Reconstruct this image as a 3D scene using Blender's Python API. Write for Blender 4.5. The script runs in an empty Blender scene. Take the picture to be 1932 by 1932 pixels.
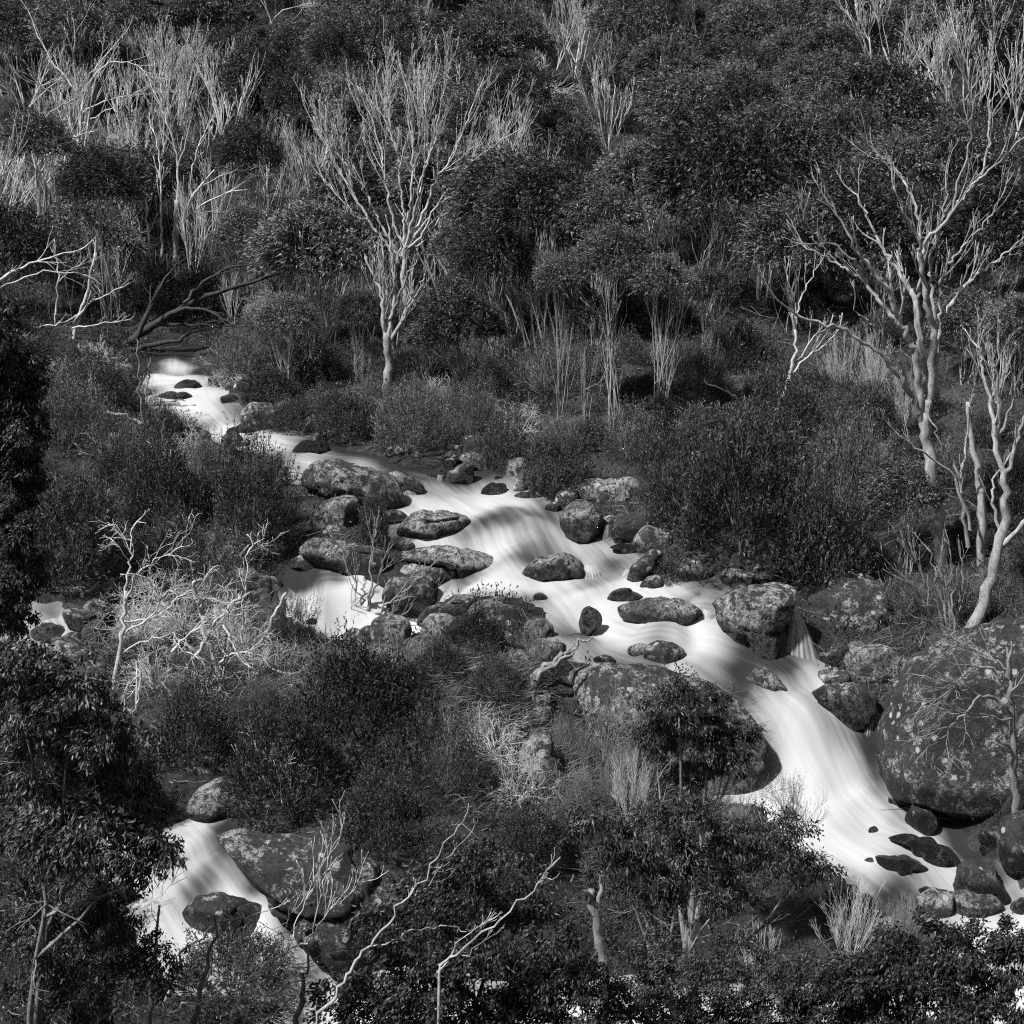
import bpy, bmesh, math, random
import numpy as np
from mathutils import Vector, Matrix
S = bpy.context.scene
COL = S.collection
RAD = math.radians
# ------------------------------------------------------------------ camera, sky, sun, exposure
CZ = 15.0
PITCH = RAD(14.0); TF = math.tan(RAD(15.0))
cd = bpy.data.cameras.new('camera'); cd.angle = RAD(30.0); cd.clip_start = 0.1; cd.clip_end = 1500
cam = bpy.data.objects.new('camera', cd); COL.objects.link(cam)
cam.location = (0, 0, CZ); cam.rotation_euler = (RAD(90) - PITCH, 0, 0); S.camera = cam
SUN_EL = RAD(54); SUN_AZ = RAD(-122)          # azimuth from +Y (view direction) towards +X (right)
W = bpy.data.worlds.new('World'); S.world = W; W.use_nodes = True
nt = W.node_tree; nt.nodes.clear()
sky = nt.nodes.new('ShaderNodeTexSky'); sky.sky_type = 'NISHITA'; sky.sun_disc = False
sky.sun_elevation = SUN_EL; sky.sun_rotation = SUN_AZ
bw = nt.nodes.new('ShaderNodeRGBToBW'); bg = nt.nodes.new('ShaderNodeBackground'); wo = nt.nodes.new('ShaderNodeOutputWorld')
bg.inputs['Strength'].default_value = 0.048
nt.links.new(sky.outputs[0], bw.inputs[0]); nt.links.new(bw.outputs[0], bg.inputs['Color']); nt.links.new(bg.outputs[0], wo.inputs[0])
ld = bpy.data.lights.new('sun', 'SUN'); ld.energy = 3.9; ld.angle = RAD(3); ld.color = (1, 1, 1)
sun = bpy.data.objects.new('sun', ld); COL.objects.link(sun)
sv = Vector((math.cos(SUN_EL) * math.sin(SUN_AZ), math.cos(SUN_EL) * math.cos(SUN_AZ), math.sin(SUN_EL)))
sun.rotation_euler = sv.to_track_quat('Z', 'Y').to_euler(); sun.location = sv * 120
vs = S.view_settings; vs.view_transform = 'Standard'; vs.look = 'None'; vs.gamma = 1; vs.exposure = 0.7; vs.use_curve_mapping = False
S.cycles.use_denoising = False; S.cycles.filter_width = 1.15; S.cycles.max_bounces = 6; S.cycles.diffuse_bounces = 2; S.cycles.transparent_max_bounces = 12

# ------------------------------------------------------------------ helpers: photograph pixel (1932 grid) <-> world ray
ZM = {'D': (0, 0, 1), '1': (0, 0, .36), '2': (618.24, 0, .36), '3': (1236.48, 0, .36), '4': (0, 618.24, .36), '5': (618.24, 618.24, .36),
      '6': (1236.48, 618.24, .36), '7': (0, 1236.48, .36), '8': (618.24, 1236.48, .36), '9': (1236.48, 1236.48, .36),
      'a': (540.96, 811.44, .2), 'b': (927.36, 811.44, .2), 'c': (1313.76, 1043.28, .2), 'd': (1584.24, 463.68, .18), 'e': (540.96, 270.48, .2)}
def D(z, pts):
    ox, oy, s = ZM[z]
    return [(ox + x * s, oy + y * s) for x, y in pts]
cP, sP = math.cos(PITCH), math.sin(PITCH)
def ray(px, py):
    sx = (px - 966) / 966 * TF; sy = (966 - py) / 966 * TF
    return np.array((sx, sy * sP + cP, sy * cP - sP))
def at(px, py, Y):
    d = ray(px, py); p = d * (Y / d[1]); return np.array((p[0], p[1], p[2] + CZ))
def at_z(px, py, z):
    d = ray(px, py); p = d * (z / d[2]); return np.array((p[0], p[1], p[2] + CZ))
def mpp(px, py, Y):
    return float(np.linalg.norm(at(px + 1, py, Y) - at(px, py, Y)))
def project(p):
    x, y, z = p[0], p[1], p[2] - CZ
    f = y * cP - z * sP; u = y * sP + z * cP
    return 966 + x / f / TF * 966, 966 - u / f / TF * 966
def hsh(i, j, k, s):
    n = np.sin(i * 127.1 + j * 311.7 + k * 74.7 + s * 53.3) * 43758.5453
    return n - np.floor(n)
def vnoise(x, y, z, s=0):
    xi, yi, zi = np.floor(x), np.floor(y), np.floor(z)
    fx, fy, fz = x - xi, y - yi, z - zi
    fx = fx * fx * (3 - 2 * fx); fy = fy * fy * (3 - 2 * fy); fz = fz * fz * (3 - 2 * fz)
    r = 0
    for a in (0, 1):
        for b in (0, 1):
            for c in (0, 1):
                w = (fx if a else 1 - fx) * (fy if b else 1 - fy) * (fz if c else 1 - fz)
                r = r + w * hsh(xi + a, yi + b, zi + c, s)
    return r * 2 - 1
def fbm(x, y, z, s=0, o=4):
    r = 0; a = .5; f = 1.
    for i in range(o):
        r = r + a * vnoise(x * f, y * f, z * f, s + i); a *= .5; f *= 2.03
    return r
def sstep(a, b, x):
    t = np.clip((x - a) / (b - a), 0, 1); return t * t * (3 - 2 * t)

# ------------------------------------------------------------------ materials (all neutral greys: the photograph is monochrome)
def mat(name):
    m = bpy.data.materials.new(name); m.use_nodes = True
    t = m.node_tree; b = t.nodes['Principled BSDF']
    return m, t, b
def N(t, ty, **kw):
    n = t.nodes.new(ty)
    for k, v in kw.items():
        if k in n.inputs: n.inputs[k].default_value = v
        else: setattr(n, k, v)
    return n
def L(t, a, b): t.links.new(a, b)
def math_(t, op, a, b=None, clamp=False):
    n = t.nodes.new('ShaderNodeMath'); n.operation = op; n.use_clamp = clamp
    for i, v in enumerate((a, b)):
        if v is None: continue
        if hasattr(v, 'links'): L(t, v, n.inputs[i])
        else: n.inputs[i].default_value = v
    return n.outputs[0]
def ramp(t, f, a, b, lo=0., hi=1.):
    n = t.nodes.new('ShaderNodeMapRange'); n.interpolation_type = 'SMOOTHSTEP'
    L(t, f, n.inputs[0]); n.inputs[1].default_value = a; n.inputs[2].default_value = b; n.inputs[3].default_value = lo; n.inputs[4].default_value = hi
    return n.outputs[0]
def mixf(t, f, a, b):
    n = t.nodes.new('ShaderNodeMix'); n.data_type = 'FLOAT'
    for i, v in ((0, f), (2, a), (3, b)):
        if hasattr(v, 'links'): L(t, v, n.inputs[i])
        else: n.inputs[i].default_value = v
    return n.outputs[0]
def grey(t, f):
    n = t.nodes.new('ShaderNodeCombineColor')
    for i in range(3): L(t, f, n.inputs[i])
    return n.outputs[0]
def objco(t):
    tc = t.nodes.new('ShaderNodeTexCoord'); oi = t.nodes.new('ShaderNodeObjectInfo')
    a = t.nodes.new('ShaderNodeVectorMath'); a.operation = 'ADD'
    s = math_(t, 'MULTIPLY', oi.outputs['Random'], 37.)
    c = t.nodes.new('ShaderNodeCombineXYZ')
    for i in range(3): L(t, s, c.inputs[i])
    L(t, tc.outputs['Object'], a.inputs[0]); L(t, c.outputs[0], a.inputs[1])
    return a.outputs[0], oi
def noise(t, co, scale, detail=6, rough=.6, dist=0.):
    n = N(t, 'ShaderNodeTexNoise', Scale=scale, Detail=detail, Roughness=rough, Distortion=dist); L(t, co, n.inputs['Vector']); return n.outputs[0]
def bump(t, b, h, strength, dist):
    n = t.nodes.new('ShaderNodeBump'); n.inputs['Strength'].default_value = strength; n.inputs['Distance'].default_value = dist
    L(t, h, n.inputs['Height']); L(t, n.outputs[0], b.inputs['Normal'])
def leaf_mat(name, lo, hi, rough=.5, trans=.12):
    m, t, b = mat(name)
    g = t.nodes.new('ShaderNodeNewGeometry'); oi = t.nodes.new('ShaderNodeObjectInfo')
    r = math_(t, 'POWER', g.outputs['Random Per Island'], 1.6)
    v = mixf(t, r, lo, hi)
    v = math_(t, 'MULTIPLY', v, mixf(t, oi.outputs['Random'], .7, 1.3))
    ta = t.nodes.new('ShaderNodeAttribute'); ta.attribute_name = 'tip'; v = math_(t, 'MULTIPLY', v, mixf(t, ta.outputs['Fac'], .22, 2.1))  # paler new growth, stretched to paint highlights and dark interiors into the leaves
    tc = t.nodes.new('ShaderNodeTexCoord'); v = math_(t, 'MULTIPLY', v, ramp(t, noise(t, tc.outputs['Object'], 2.6, 4, .6), .3, .7, .55, 1.4))
    c = grey(t, v); L(t, c, b.inputs['Base Color']); b.inputs['Roughness'].default_value = rough
    b.inputs['Specular IOR Level'].default_value = .2
    tr = t.nodes.new('ShaderNodeBsdfTranslucent'); L(t, c, tr.inputs[0])
    mx = t.nodes.new('ShaderNodeMixShader'); mx.inputs[0].default_value = trans
    o = t.nodes['Material Output']; L(t, b.outputs[0], mx.inputs[1]); L(t, tr.outputs[0], mx.inputs[2]); L(t, mx.outputs[0], o.inputs[0])
    return m
M = {}
M['heath'] = leaf_mat('heath_leaf', .03, .12)
M['heath_pale'] = leaf_mat('pale_heath_leaf', .05, .16)
M['heath_dark'] = leaf_mat('dark_heath_leaf', .025, .08)
M['gum'] = leaf_mat('gum_leaf', .05, .18, .4)
M['gum_dark'] = leaf_mat('dark_gum_leaf', .025, .10, .4)
M['grass'] = leaf_mat('grass_blade', .10, .26, .6, .3)
M['under'] = leaf_mat('undergrowth_leaf', .02, .08)
def wood(name, lo, hi, dark=.12):
    m, t, b = mat(name); co, oi = objco(t)
    mp = t.nodes.new('ShaderNodeMapping'); mp.inputs['Scale'].default_value = (5, 5, 1.2); L(t, co, mp.inputs[0])
    n = noise(t, mp.outputs[0], 3., 6, .65); n2 = noise(t, co, 40., 4, .7); n3 = noise(t, co, 1.3, 4, .6)
    v = mixf(t, ramp(t, n, .3, .7), lo, hi)
    v = mixf(t, math_(t, 'MULTIPLY', ramp(t, noise(t, co, 7., 6, .7), .5, .6), .75), v, dark + lo * .45)
    v = mixf(t, ramp(t, n3, .54, .66), v, dark + lo * .35)
    v = math_(t, 'MULTIPLY', v, ramp(t, n2, .25, .75, .7, 1.15))
    v = math_(t, 'MULTIPLY', v, mixf(t, oi.outputs['Random'], .8, 1.1))
    L(t, grey(t, v), b.inputs['Base Color']); b.inputs['Roughness'].default_value = .75; b.inputs['Specular IOR Level'].default_value = .25
    bump(t, b, math_(t, 'ADD', n, math_(t, 'MULTIPLY', n2, .5)), .5, .02)
    return m
M['deadwood'] = wood('bleached_dead_wood', .50, .75)
M['bark'] = wood('pale_gum_bark', .30, .52)
M['greywood'] = wood('grey_weathered_wood', .16, .36)
M['darkwood'] = wood('dark_bark', .03, .08, .03)
M['twig'] = wood('thin_grey_twigs', .12, .3)
def rock_mat():
    m, t, b = mat('lichened_granite'); co, oi = objco(t)
    n1 = noise(t, co, 1.1, 8, .62); n2 = noise(t, co, 2.6, 10, .68, .3); n3 = noise(t, co, 42, 6, .75); n4 = noise(t, co, .8, 5, .55)
    v = mixf(t, ramp(t, n1, .36, .64), .12, .38)
    v = math_(t, 'MULTIPLY', v, ramp(t, n3, .3, .7, .6, 1.35))
    n7 = noise(t, co, 9., 8, .75)
    v = mixf(t, math_(t, 'MULTIPLY', ramp(t, n7, .49, .54), .92), v, .04)            # black crust lichen flecks
    n8 = noise(t, co, 14., 7, .75)
    v = mixf(t, math_(t, 'MULTIPLY', ramp(t, n8, .53, .58), ramp(t, n1, .35, .55)), v, .5)            # pale flecks
    ms = t.nodes.new('ShaderNodeAttribute'); ms.attribute_name = 'moss'; mo = math_(t, 'MULTIPLY', math_(t, 'SUBTRACT', ms.outputs['Fac'], .4), .17)
    n5 = noise(t, co, 6.5, 10, .72, .4)
    dk = math_(t, 'MAXIMUM', math_(t, 'MULTIPLY', ramp(t, math_(t, 'ADD', n2, mo), .51, .55), ramp(t, math_(t, 'ADD', n4, mo), .38, .52)), ramp(t, math_(t, 'ADD', n5, mo), .55, .58))
    v = mixf(t, math_(t, 'MULTIPLY', dk, .9), v, .03)
    w = N(t, 'ShaderNodeTexVoronoi', Scale=4.2); L(t, co, w.inputs['Vector'])
    jit = math_(t, 'ADD', w.outputs['Distance'], math_(t, 'MULTIPLY', noise(t, co, 22, 4, .7), .5))
    pl = math_(t, 'MULTIPLY', ramp(t, jit, .52, .44), ramp(t, noise(t, co, 1.9, 4, .6), .52, .58))
    v = mixf(t, pl, v, .55)
    at_ = t.nodes.new('ShaderNodeAttribute'); at_.attribute_name = 'wet'
    v = math_(t, 'MULTIPLY', v, mixf(t, at_.outputs['Fac'], 1., .22))
    L(t, grey(t, v), b.inputs['Base Color']); L(t, mixf(t, at_.outputs['Fac'], .85, .35), b.inputs['Roughness'])
    b.inputs['Specular IOR Level'].default_value = .3
    bump(t, b, math_(t, 'ADD', math_(t, 'ADD', n3, math_(t, 'MULTIPLY', n7, 1.2)), math_(t, 'MULTIPLY', n2, 1.5)), .95, .06)
    return m
M['rock'] = rock_mat()
def ground_mat():
    m, t, b = mat('leaf_litter_soil'); tc = t.nodes.new('ShaderNodeTexCoord'); co = tc.outputs['Object']
    n1 = noise(t, co, .8, 8, .7); n2 = noise(t, co, 14, 8, .75)
    v = math_(t, 'MULTIPLY', mixf(t, ramp(t, n1, .3, .7), .02, .07), ramp(t, n2, .25, .75, .4, 1.7))
    L(t, grey(t, v), b.inputs['Base Color']); b.inputs['Roughness'].default_value = .95; b.inputs['Specular IOR Level'].default_value = .1
    bump(t, b, n2, .9, .08); return m
M['ground'] = ground_mat()
def water_mat():
    m, t, b = mat('silky_stream_water')
    a = t.nodes.new('ShaderNodeAttribute'); a.attribute_name = 'foam'
    uv = t.nodes.new('ShaderNodeUVMap'); uv.uv_map = 'flow'
    mp = t.nodes.new('ShaderNodeMapping'); mp.inputs['Scale'].default_value = (.4, 6.5, 1); L(t, uv.outputs[0], mp.inputs[0])
    n = noise(t, mp.outputs[0], 1., 5, .55)
    mp2 = t.nodes.new('ShaderNodeMapping'); mp2.inputs['Scale'].default_value = (.35, 1.4, 1); L(t, uv.outputs[0], mp2.inputs[0])
    n2 = noise(t, mp2.outputs[0], 1., 3, .5)
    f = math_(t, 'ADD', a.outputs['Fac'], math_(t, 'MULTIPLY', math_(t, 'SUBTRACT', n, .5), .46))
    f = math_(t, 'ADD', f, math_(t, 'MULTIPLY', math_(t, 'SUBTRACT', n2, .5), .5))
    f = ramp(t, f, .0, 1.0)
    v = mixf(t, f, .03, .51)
    L(t, grey(t, v), b.inputs['Base Color']); L(t, mixf(t, f, .25, .8), b.inputs['Roughness']); b.inputs['Specular IOR Level'].default_value = .25
    bump(t, b, n, .15, .05); return m
M['water'] = water_mat()
def fall_mat():
    m, t, b = mat('falling_water')
    uv = t.nodes.new('ShaderNodeUVMap'); uv.uv_map = 'flow'
    mp = t.nodes.new('ShaderNodeMapping'); mp.inputs['Scale'].default_value = (.35, 5.5, 1); L(t, uv.outputs[0], mp.inputs[0])
    n = noise(t, mp.outputs[0], 1., 5, .6)
    a = t.nodes.new('ShaderNodeAttribute'); a.attribute_name = 'foam'
    f = math_(t, 'MULTIPLY', ramp(t, n, .22, .85), a.outputs['Fac'], True)
    b.inputs['Base Color'].default_value = (.48, .48, .48, 1); b.inputs['Roughness'].default_value = .6
    tr = t.nodes.new('ShaderNodeBsdfTransparent'); mx = t.nodes.new('ShaderNodeMixShader')
    L(t, f, mx.inputs[0]); L(t, tr.outputs[0], mx.inputs[1]); L(t, b.outputs[0], mx.inputs[2]); L(t, mx.outputs[0], t.nodes['Material Output'].inputs[0])
    return m
M['fall'] = fall_mat()

# ------------------------------------------------------------------ mesh and object helpers
def mesh_np(name, v, f, m, smooth=False):
    """v Nx3, f list of (K x n) int arrays"""
    me = bpy.data.meshes.new(name)
    v = np.asarray(v, dtype=np.float32)
    fs = f if isinstance(f, list) else [f]
    fs = [np.asarray(q, dtype=np.int32) for q in fs if len(q)]
    tot = np.concatenate([np.full(len(q), q.shape[1], np.int32) for q in fs])
    idx = np.concatenate([q.ravel() for q in fs])
    me.vertices.add(len(v)); me.vertices.foreach_set('co', v.ravel())
    me.loops.add(len(idx)); me.loops.foreach_set('vertex_index', idx)
    me.polygons.add(len(tot)); st = np.zeros(len(tot), np.int32); st[1:] = np.cumsum(tot)[:-1]
    me.polygons.foreach_set('loop_start', st); me.polygons.foreach_set('loop_total', tot)
    me.polygons.foreach_set('use_smooth', np.full(len(tot), smooth))
    me.update(calc_edges=True)
    if m: me.materials.append(m)
    return me
def obj(name, me, parent=None, kind=None):
    o = bpy.data.objects.new(name, me); COL.objects.link(o)
    if parent: o.parent = parent
    if kind: o['kind'] = kind
    return o
REG = []
def reg(o, label, cat, group=None):
    o['label'] = label; o['category'] = cat
    if group: o['group'] = group
    REG.append(o)
def thing(name, loc, label, cat, group=None, rz=0, scale=(1, 1, 1)):
    o = bpy.data.objects.new(name, None); COL.objects.link(o); o.empty_display_size = .2
    o.location = loc; o.rotation_euler = (0, 0, rz); o.scale = scale
    reg(o, label, cat, group); return o
def attr(me, name, vals):
    a = me.attributes.new(name, 'FLOAT', 'POINT'); a.data.foreach_set('value', np.asarray(vals, np.float32))
class TB:
    """collects tapered tubes"""
    def __init__(s): s.v = []; s.f = []; s.t = []; s.n = 0
    def tube(s, pts, rad, sides=5):
        p = np.asarray(pts, float); n = len(p); r = np.asarray(rad, float)
        tg = np.gradient(p, axis=0); tg /= (np.linalg.norm(tg, axis=1, keepdims=True) + 1e-9)
        ref = np.array((.31, .87, .38)) if abs(tg[:, 2]).mean() > .5 else np.array((.1, .25, .96))
        u = np.cross(tg, ref); u /= (np.linalg.norm(u, axis=1, keepdims=True) + 1e-9); w = np.cross(tg, u)
        a = np.arange(sides) * 2 * math.pi / sides
        ring = p[:, None, :] + r[:, None, None] * (np.cos(a)[None, :, None] * u[:, None, :] + np.sin(a)[None, :, None] * w[:, None, :])
        s.v.append(ring.reshape(-1, 3))
        i = np.arange(n - 1)[:, None] * sides; j = np.arange(sides)[None, :]; j2 = (j + 1) % sides
        s.f.append((s.n + np.stack([i + j, i + j2, i + sides + j2, i + sides + j], -1)).reshape(-1, 4))
        b = s.n + (n - 1) * sides
        s.t.append(np.array([[b, b + k, b + k + 1] for k in range(1, sides - 1)], int).reshape(-1, 3))
        s.n += n * sides
    def mesh(s, name, m, off=None):
        v = np.concatenate(s.v)
        if off is not None: v = v - np.asarray(off)
        return mesh_np(name, v, [np.concatenate(s.f), np.concatenate(s.t)], m, True)
def unit(v): return v / (np.linalg.norm(v) + 1e-9)
def grow(tb, rng, p, d, Ln, r, lev, wander=.16, up=.12, ang=(.3, .65), kids=(3, 5), taper=.35, shrink=(.45, .75), sides=5, t0=.25, rmin=.004):
    n = 6 if lev else 5
    pts = [p]; q = p.copy(); dd = d.copy(); ds = [d]
    for i in range(n - 1):
        dd = unit(dd + rng.normal(0, wander, 3) + np.array((0, 0, up)))
        q = q + dd * Ln / (n - 1); pts.append(q); ds.append(dd)
    rr = np.linspace(r, max(r * taper, rmin), n)
    tb.tube(pts, rr, sides if lev else 4)
    if lev <= 0: return
    for k in range(rng.integers(kids[0], kids[1] + 1)):
        t = t0 + (1 - t0) * rng.random() ** .8 * .98
        i = min(int(t * (n - 1)), n - 2); f = t * (n - 1) - i
        b = pts[i] * (1 - f) + pts[i + 1] * f
        ax = unit(np.cross(ds[i + 1], rng.normal(0, 1, 3))); a = rng.uniform(*ang)
        nd = unit(ds[i + 1] * math.cos(a) + ax * math.sin(a))
        grow(tb, rng, b, nd, Ln * rng.uniform(*shrink) * (1.1 - .5 * t), np.interp(t, [0, 1], [rr[0], rr[-1]]) * .72, lev - 1, wander, up, ang, kids, taper, shrink, max(4, sides - 1), .15, rmin)
def leaves(pos, dr, size, wid, rng, fold=.25):
    """rhombic folded leaves: pos,dr Nx3; returns verts, quads"""
    n = len(pos)
    dr = dr / (np.linalg.norm(dr, axis=1, keepdims=True) + 1e-9)
    rv = rng.normal(0, 1, (n, 3)); sd = np.cross(dr, rv); sd /= (np.linalg.norm(sd, axis=1, keepdims=True) + 1e-9)
    nm = np.cross(dr, sd); size = np.asarray(size).reshape(-1, 1) * np.ones((n, 1)); wid = np.asarray(wid).reshape(-1, 1) * np.ones((n, 1))
    v = np.empty((n, 4, 3))
    v[:, 0] = pos; v[:, 1] = pos + dr * size * .45 + sd * wid * .5 + nm * wid * fold
    v[:, 2] = pos + dr * size; v[:, 3] = pos + dr * size * .45 - sd * wid * .5 + nm * wid * fold
    return v.reshape(-1, 3), np.arange(n * 4).reshape(-1, 4)

# ------------------------------------------------------------------ terrain: one height field through surveyed points
CTRL = [  # (px, py, height relative to the camera)
 (340,655,-9.2),(250,700,-9.2),(390,700,-9.2),(330,735,-9.22),(300,765,-9.3),(430,765,-9.3),(330,800,-9.62),(440,800,-9.62),(430,830,-9.7),(550,825,-9.7),
 (560,870,-9.75),(690,850,-9.75),(650,885,-9.78),(760,890,-9.8),(900,880,-9.8),(800,925,-10.05),(930,910,-10.0),(960,945,-10.1),(780,960,-10.15),(1010,960,-10.15),
 (1050,1000,-10.35),(950,1000,-10.33),(760,1030,-10.45),(870,1030,-10.47),(980,1040,-10.55),(1060,1040,-10.55),(1150,1030,-10.45),(960,1100,-10.72),(1100,1110,-10.75),
 (1200,1110,-10.7),(880,1115,-10.75),(1000,1140,-10.8),(1180,1150,-10.86),(1060,1160,-10.86),(1100,1200,-11.05),(1240,1180,-10.95),(1150,1230,-11.1),(1300,1220,-11.15),
 (1100,1245,-11.12),(1200,1242,-11.17),(1300,1262,-11.3),(1400,1272,-11.5),(1500,1260,-11.5),(1550,1255,-11.5),(1400,1320,-11.85),(1480,1330,-11.95),(1450,1400,-12.4),
 (1550,1400,-12.4),(1480,1450,-12.8),(1580,1450,-12.8),(1420,1480,-12.95),(1550,1500,-13.05),(1650,1490,-13.05),(1500,1550,-13.15),(1620,1560,-13.2),(1700,1560,-13.2),
 (1600,1620,-13.3),(1750,1620,-13.3),(1850,1600,-13.25),(1700,1700,-13.6),(1850,1700,-13.55),(1920,1700,-13.5),(1760,1780,-13.85),(1920,1780,-13.8),(1900,1880,-14.0),
 (1500,1900,-14.05),(1200,1890,-14.05),(900,1880,-14.0),(680,1870,-13.95),
 (550,1090,-10.9),(640,1100,-10.9),(590,1130,-11.0),(560,1150,-11.2),(620,1140,-11.15),(700,1120,-11.05),(640,1190,-11.6),(720,1190,-11.6),(800,1170,-11.5),
 (750,1300,-11.2),(850,1230,-10.95),(1000,1300,-11.3),(900,1400,-11.9),(1100,1400,-12.1),(600,1400,-12.0),(1000,1550,-12.6),(1250,1600,-13.2),(1300,1750,-13.7),
 (1000,1700,-13.2),(800,1700,-12.9),(650,1500,-12.3),(450,1300,-11.6),(300,1350,-12.0),(180,1280,-11.8),(80,1150,-11.2),(140,1160,-11.25),(100,1200,-11.7),(220,1200,-11.75),
 (400,1545,-12.75),(450,1560,-12.75),(420,1620,-12.9),(330,1600,-12.85),(480,1670,-13.0),(300,1700,-13.1),(420,1780,-13.4),(540,1730,-13.15),(590,1790,-13.5),
 (620,1850,-13.9),(350,1830,-13.7),(150,1500,-12.5),(100,1700,-13.0),
 (150,800,-9.4),(100,950,-10.2),(350,950,-10.1),(450,1030,-10.5),(250,1050,-10.8),(100,1080,-11.0),(700,740,-9.2),(850,780,-9.3),(1000,850,-9.5),(1100,780,-9.0),
 (1250,900,-9.8),(1350,1050,-10.3),(1500,1080,-10.5),(1750,1130,-10.8),(1900,1100,-10.3),(1600,850,-9.0),(1450,780,-8.9),(1800,800,-8.6),(1990,1450,-11.6),
 (966,660,-8.6),(500,640,-8.9),(150,640,-8.8),(1300,640,-8.0),(1700,640,-7.6),(200,500,-7.9),(966,500,-7.5),(1700,500,-6.7),(200,300,-5.2),(966,300,-4.8),(1700,300,-4.3)]
PW = [at_z(*c) for c in CTRL]
for px, Y in ((150, 97), (966, 92), (1750, 84)): PW.append(at(px, 100, Y))
for q in ((-60,118,22),(0,115,21.5),(60,110,22),(-70,150,34),(0,150,34),(70,150,35),(-80,215,58),(0,215,58),(80,215,58),(-60,85,13),(60,80,14.5),(-45,65,9.5),(45,60,11),
          (-28,50,8.5),(30,48,9.5),(-25,35,6),(25,32,6.3),(-20,22,4.2),(20,24,4.8),(-6,21,1.8),(0,21,1.7),(6,21.5,1.6),(-7,16,4),(0,15,4.5),(7,16,4),(0,8,9),(0,0,13.3),(-12,8,9.5),(12,8,9.5),
          (-40,20,9),(40,20,9),(-30,0,14),(30,0,14),(0,-15,17),(-70,40,16),(70,40,17)):
    PW.append(np.array(q, float))
PW = np.array(PW)
def tps_k(d2): return np.where(d2 > 1e-9, .5 * d2 * np.log(d2 + 1e-12), 0)
n_ = len(PW); d2 = ((PW[:, None, :2] - PW[None, :, :2]) ** 2).sum(-1)
A_ = np.zeros((n_ + 3, n_ + 3)); A_[:n_, :n_] = tps_k(d2) + np.eye(n_) * .004; A_[:n_, n_] = 1; A_[:n_, n_ + 1:] = PW[:, :2]; A_[n_:, :n_] = A_[:n_, n_:].T
CO = np.linalg.solve(A_, np.concatenate([PW[:, 2], np.zeros(3)]))
def base_z(x, y):
    sh = np.shape(x); x = np.ravel(x); y = np.ravel(y); out = np.empty(len(x))
    for i in range(0, len(x), 20000):
        xx, yy = x[i:i + 20000], y[i:i + 20000]
        out[i:i + 20000] = tps_k((xx[:, None] - PW[None, :, 0]) ** 2 + (yy[:, None] - PW[None, :, 1]) ** 2) @ CO[:n_] + CO[n_] + CO[n_ + 1] * xx + CO[n_ + 2] * yy
    return out.reshape(sh)
class Grid:
    def __init__(s, xs, ys, z): s.xs, s.ys, s.z = xs, ys, z
    def __call__(s, x, y):
        x = np.clip(x, s.xs[0], s.xs[-1] - 1e-6); y = np.clip(y, s.ys[0], s.ys[-1] - 1e-6)
        i = np.clip(np.searchsorted(s.xs, x, side='right') - 1, 0, len(s.xs) - 2); j = np.clip(np.searchsorted(s.ys, y, side='right') - 1, 0, len(s.ys) - 2)
        fx = (x - s.xs[i]) / (s.xs[i + 1] - s.xs[i]); fy = (y - s.ys[j]) / (s.ys[j + 1] - s.ys[j]); z = s.z
        return z[i, j] * (1 - fx) * (1 - fy) + z[i + 1, j] * fx * (1 - fy) + z[i, j + 1] * (1 - fx) * fy + z[i + 1, j + 1] * fx * fy
def spaced(segs):
    o = []
    for a, b, st in segs: o += list(np.arange(a, b - 1e-6, st))
    return np.array(o + [segs[-1][1]])
XS = spaced([(-80, -32, 3), (-32, -16, .8), (-16, 16, .2), (16, 32, .8), (32, 80, 3)])
YS = spaced([(-14, 16, 1.0), (16, 24, .3), (24, 54, .2), (54, 70, .5), (70, 110, 1), (110, 215, 5)])
GX, GY = np.meshgrid(XS, YS, indexing='ij')
GB = base_z(GX, GY); gbase = Grid(XS, YS, GB)
def march(px, py, g, Y0=6., Y1=130.):
    d = ray(px, py); ys = np.arange(Y0, Y1, .06); k = ys / d[1]
    below = np.nonzero(d[2] * k + CZ < g(d[0] * k, ys))[0]
    Y = ys[below[0]] if len(below) else Y1
    return at(px, py, Y)
def hitb(px, py): return march(px, py, gbase, 20.)
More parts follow.
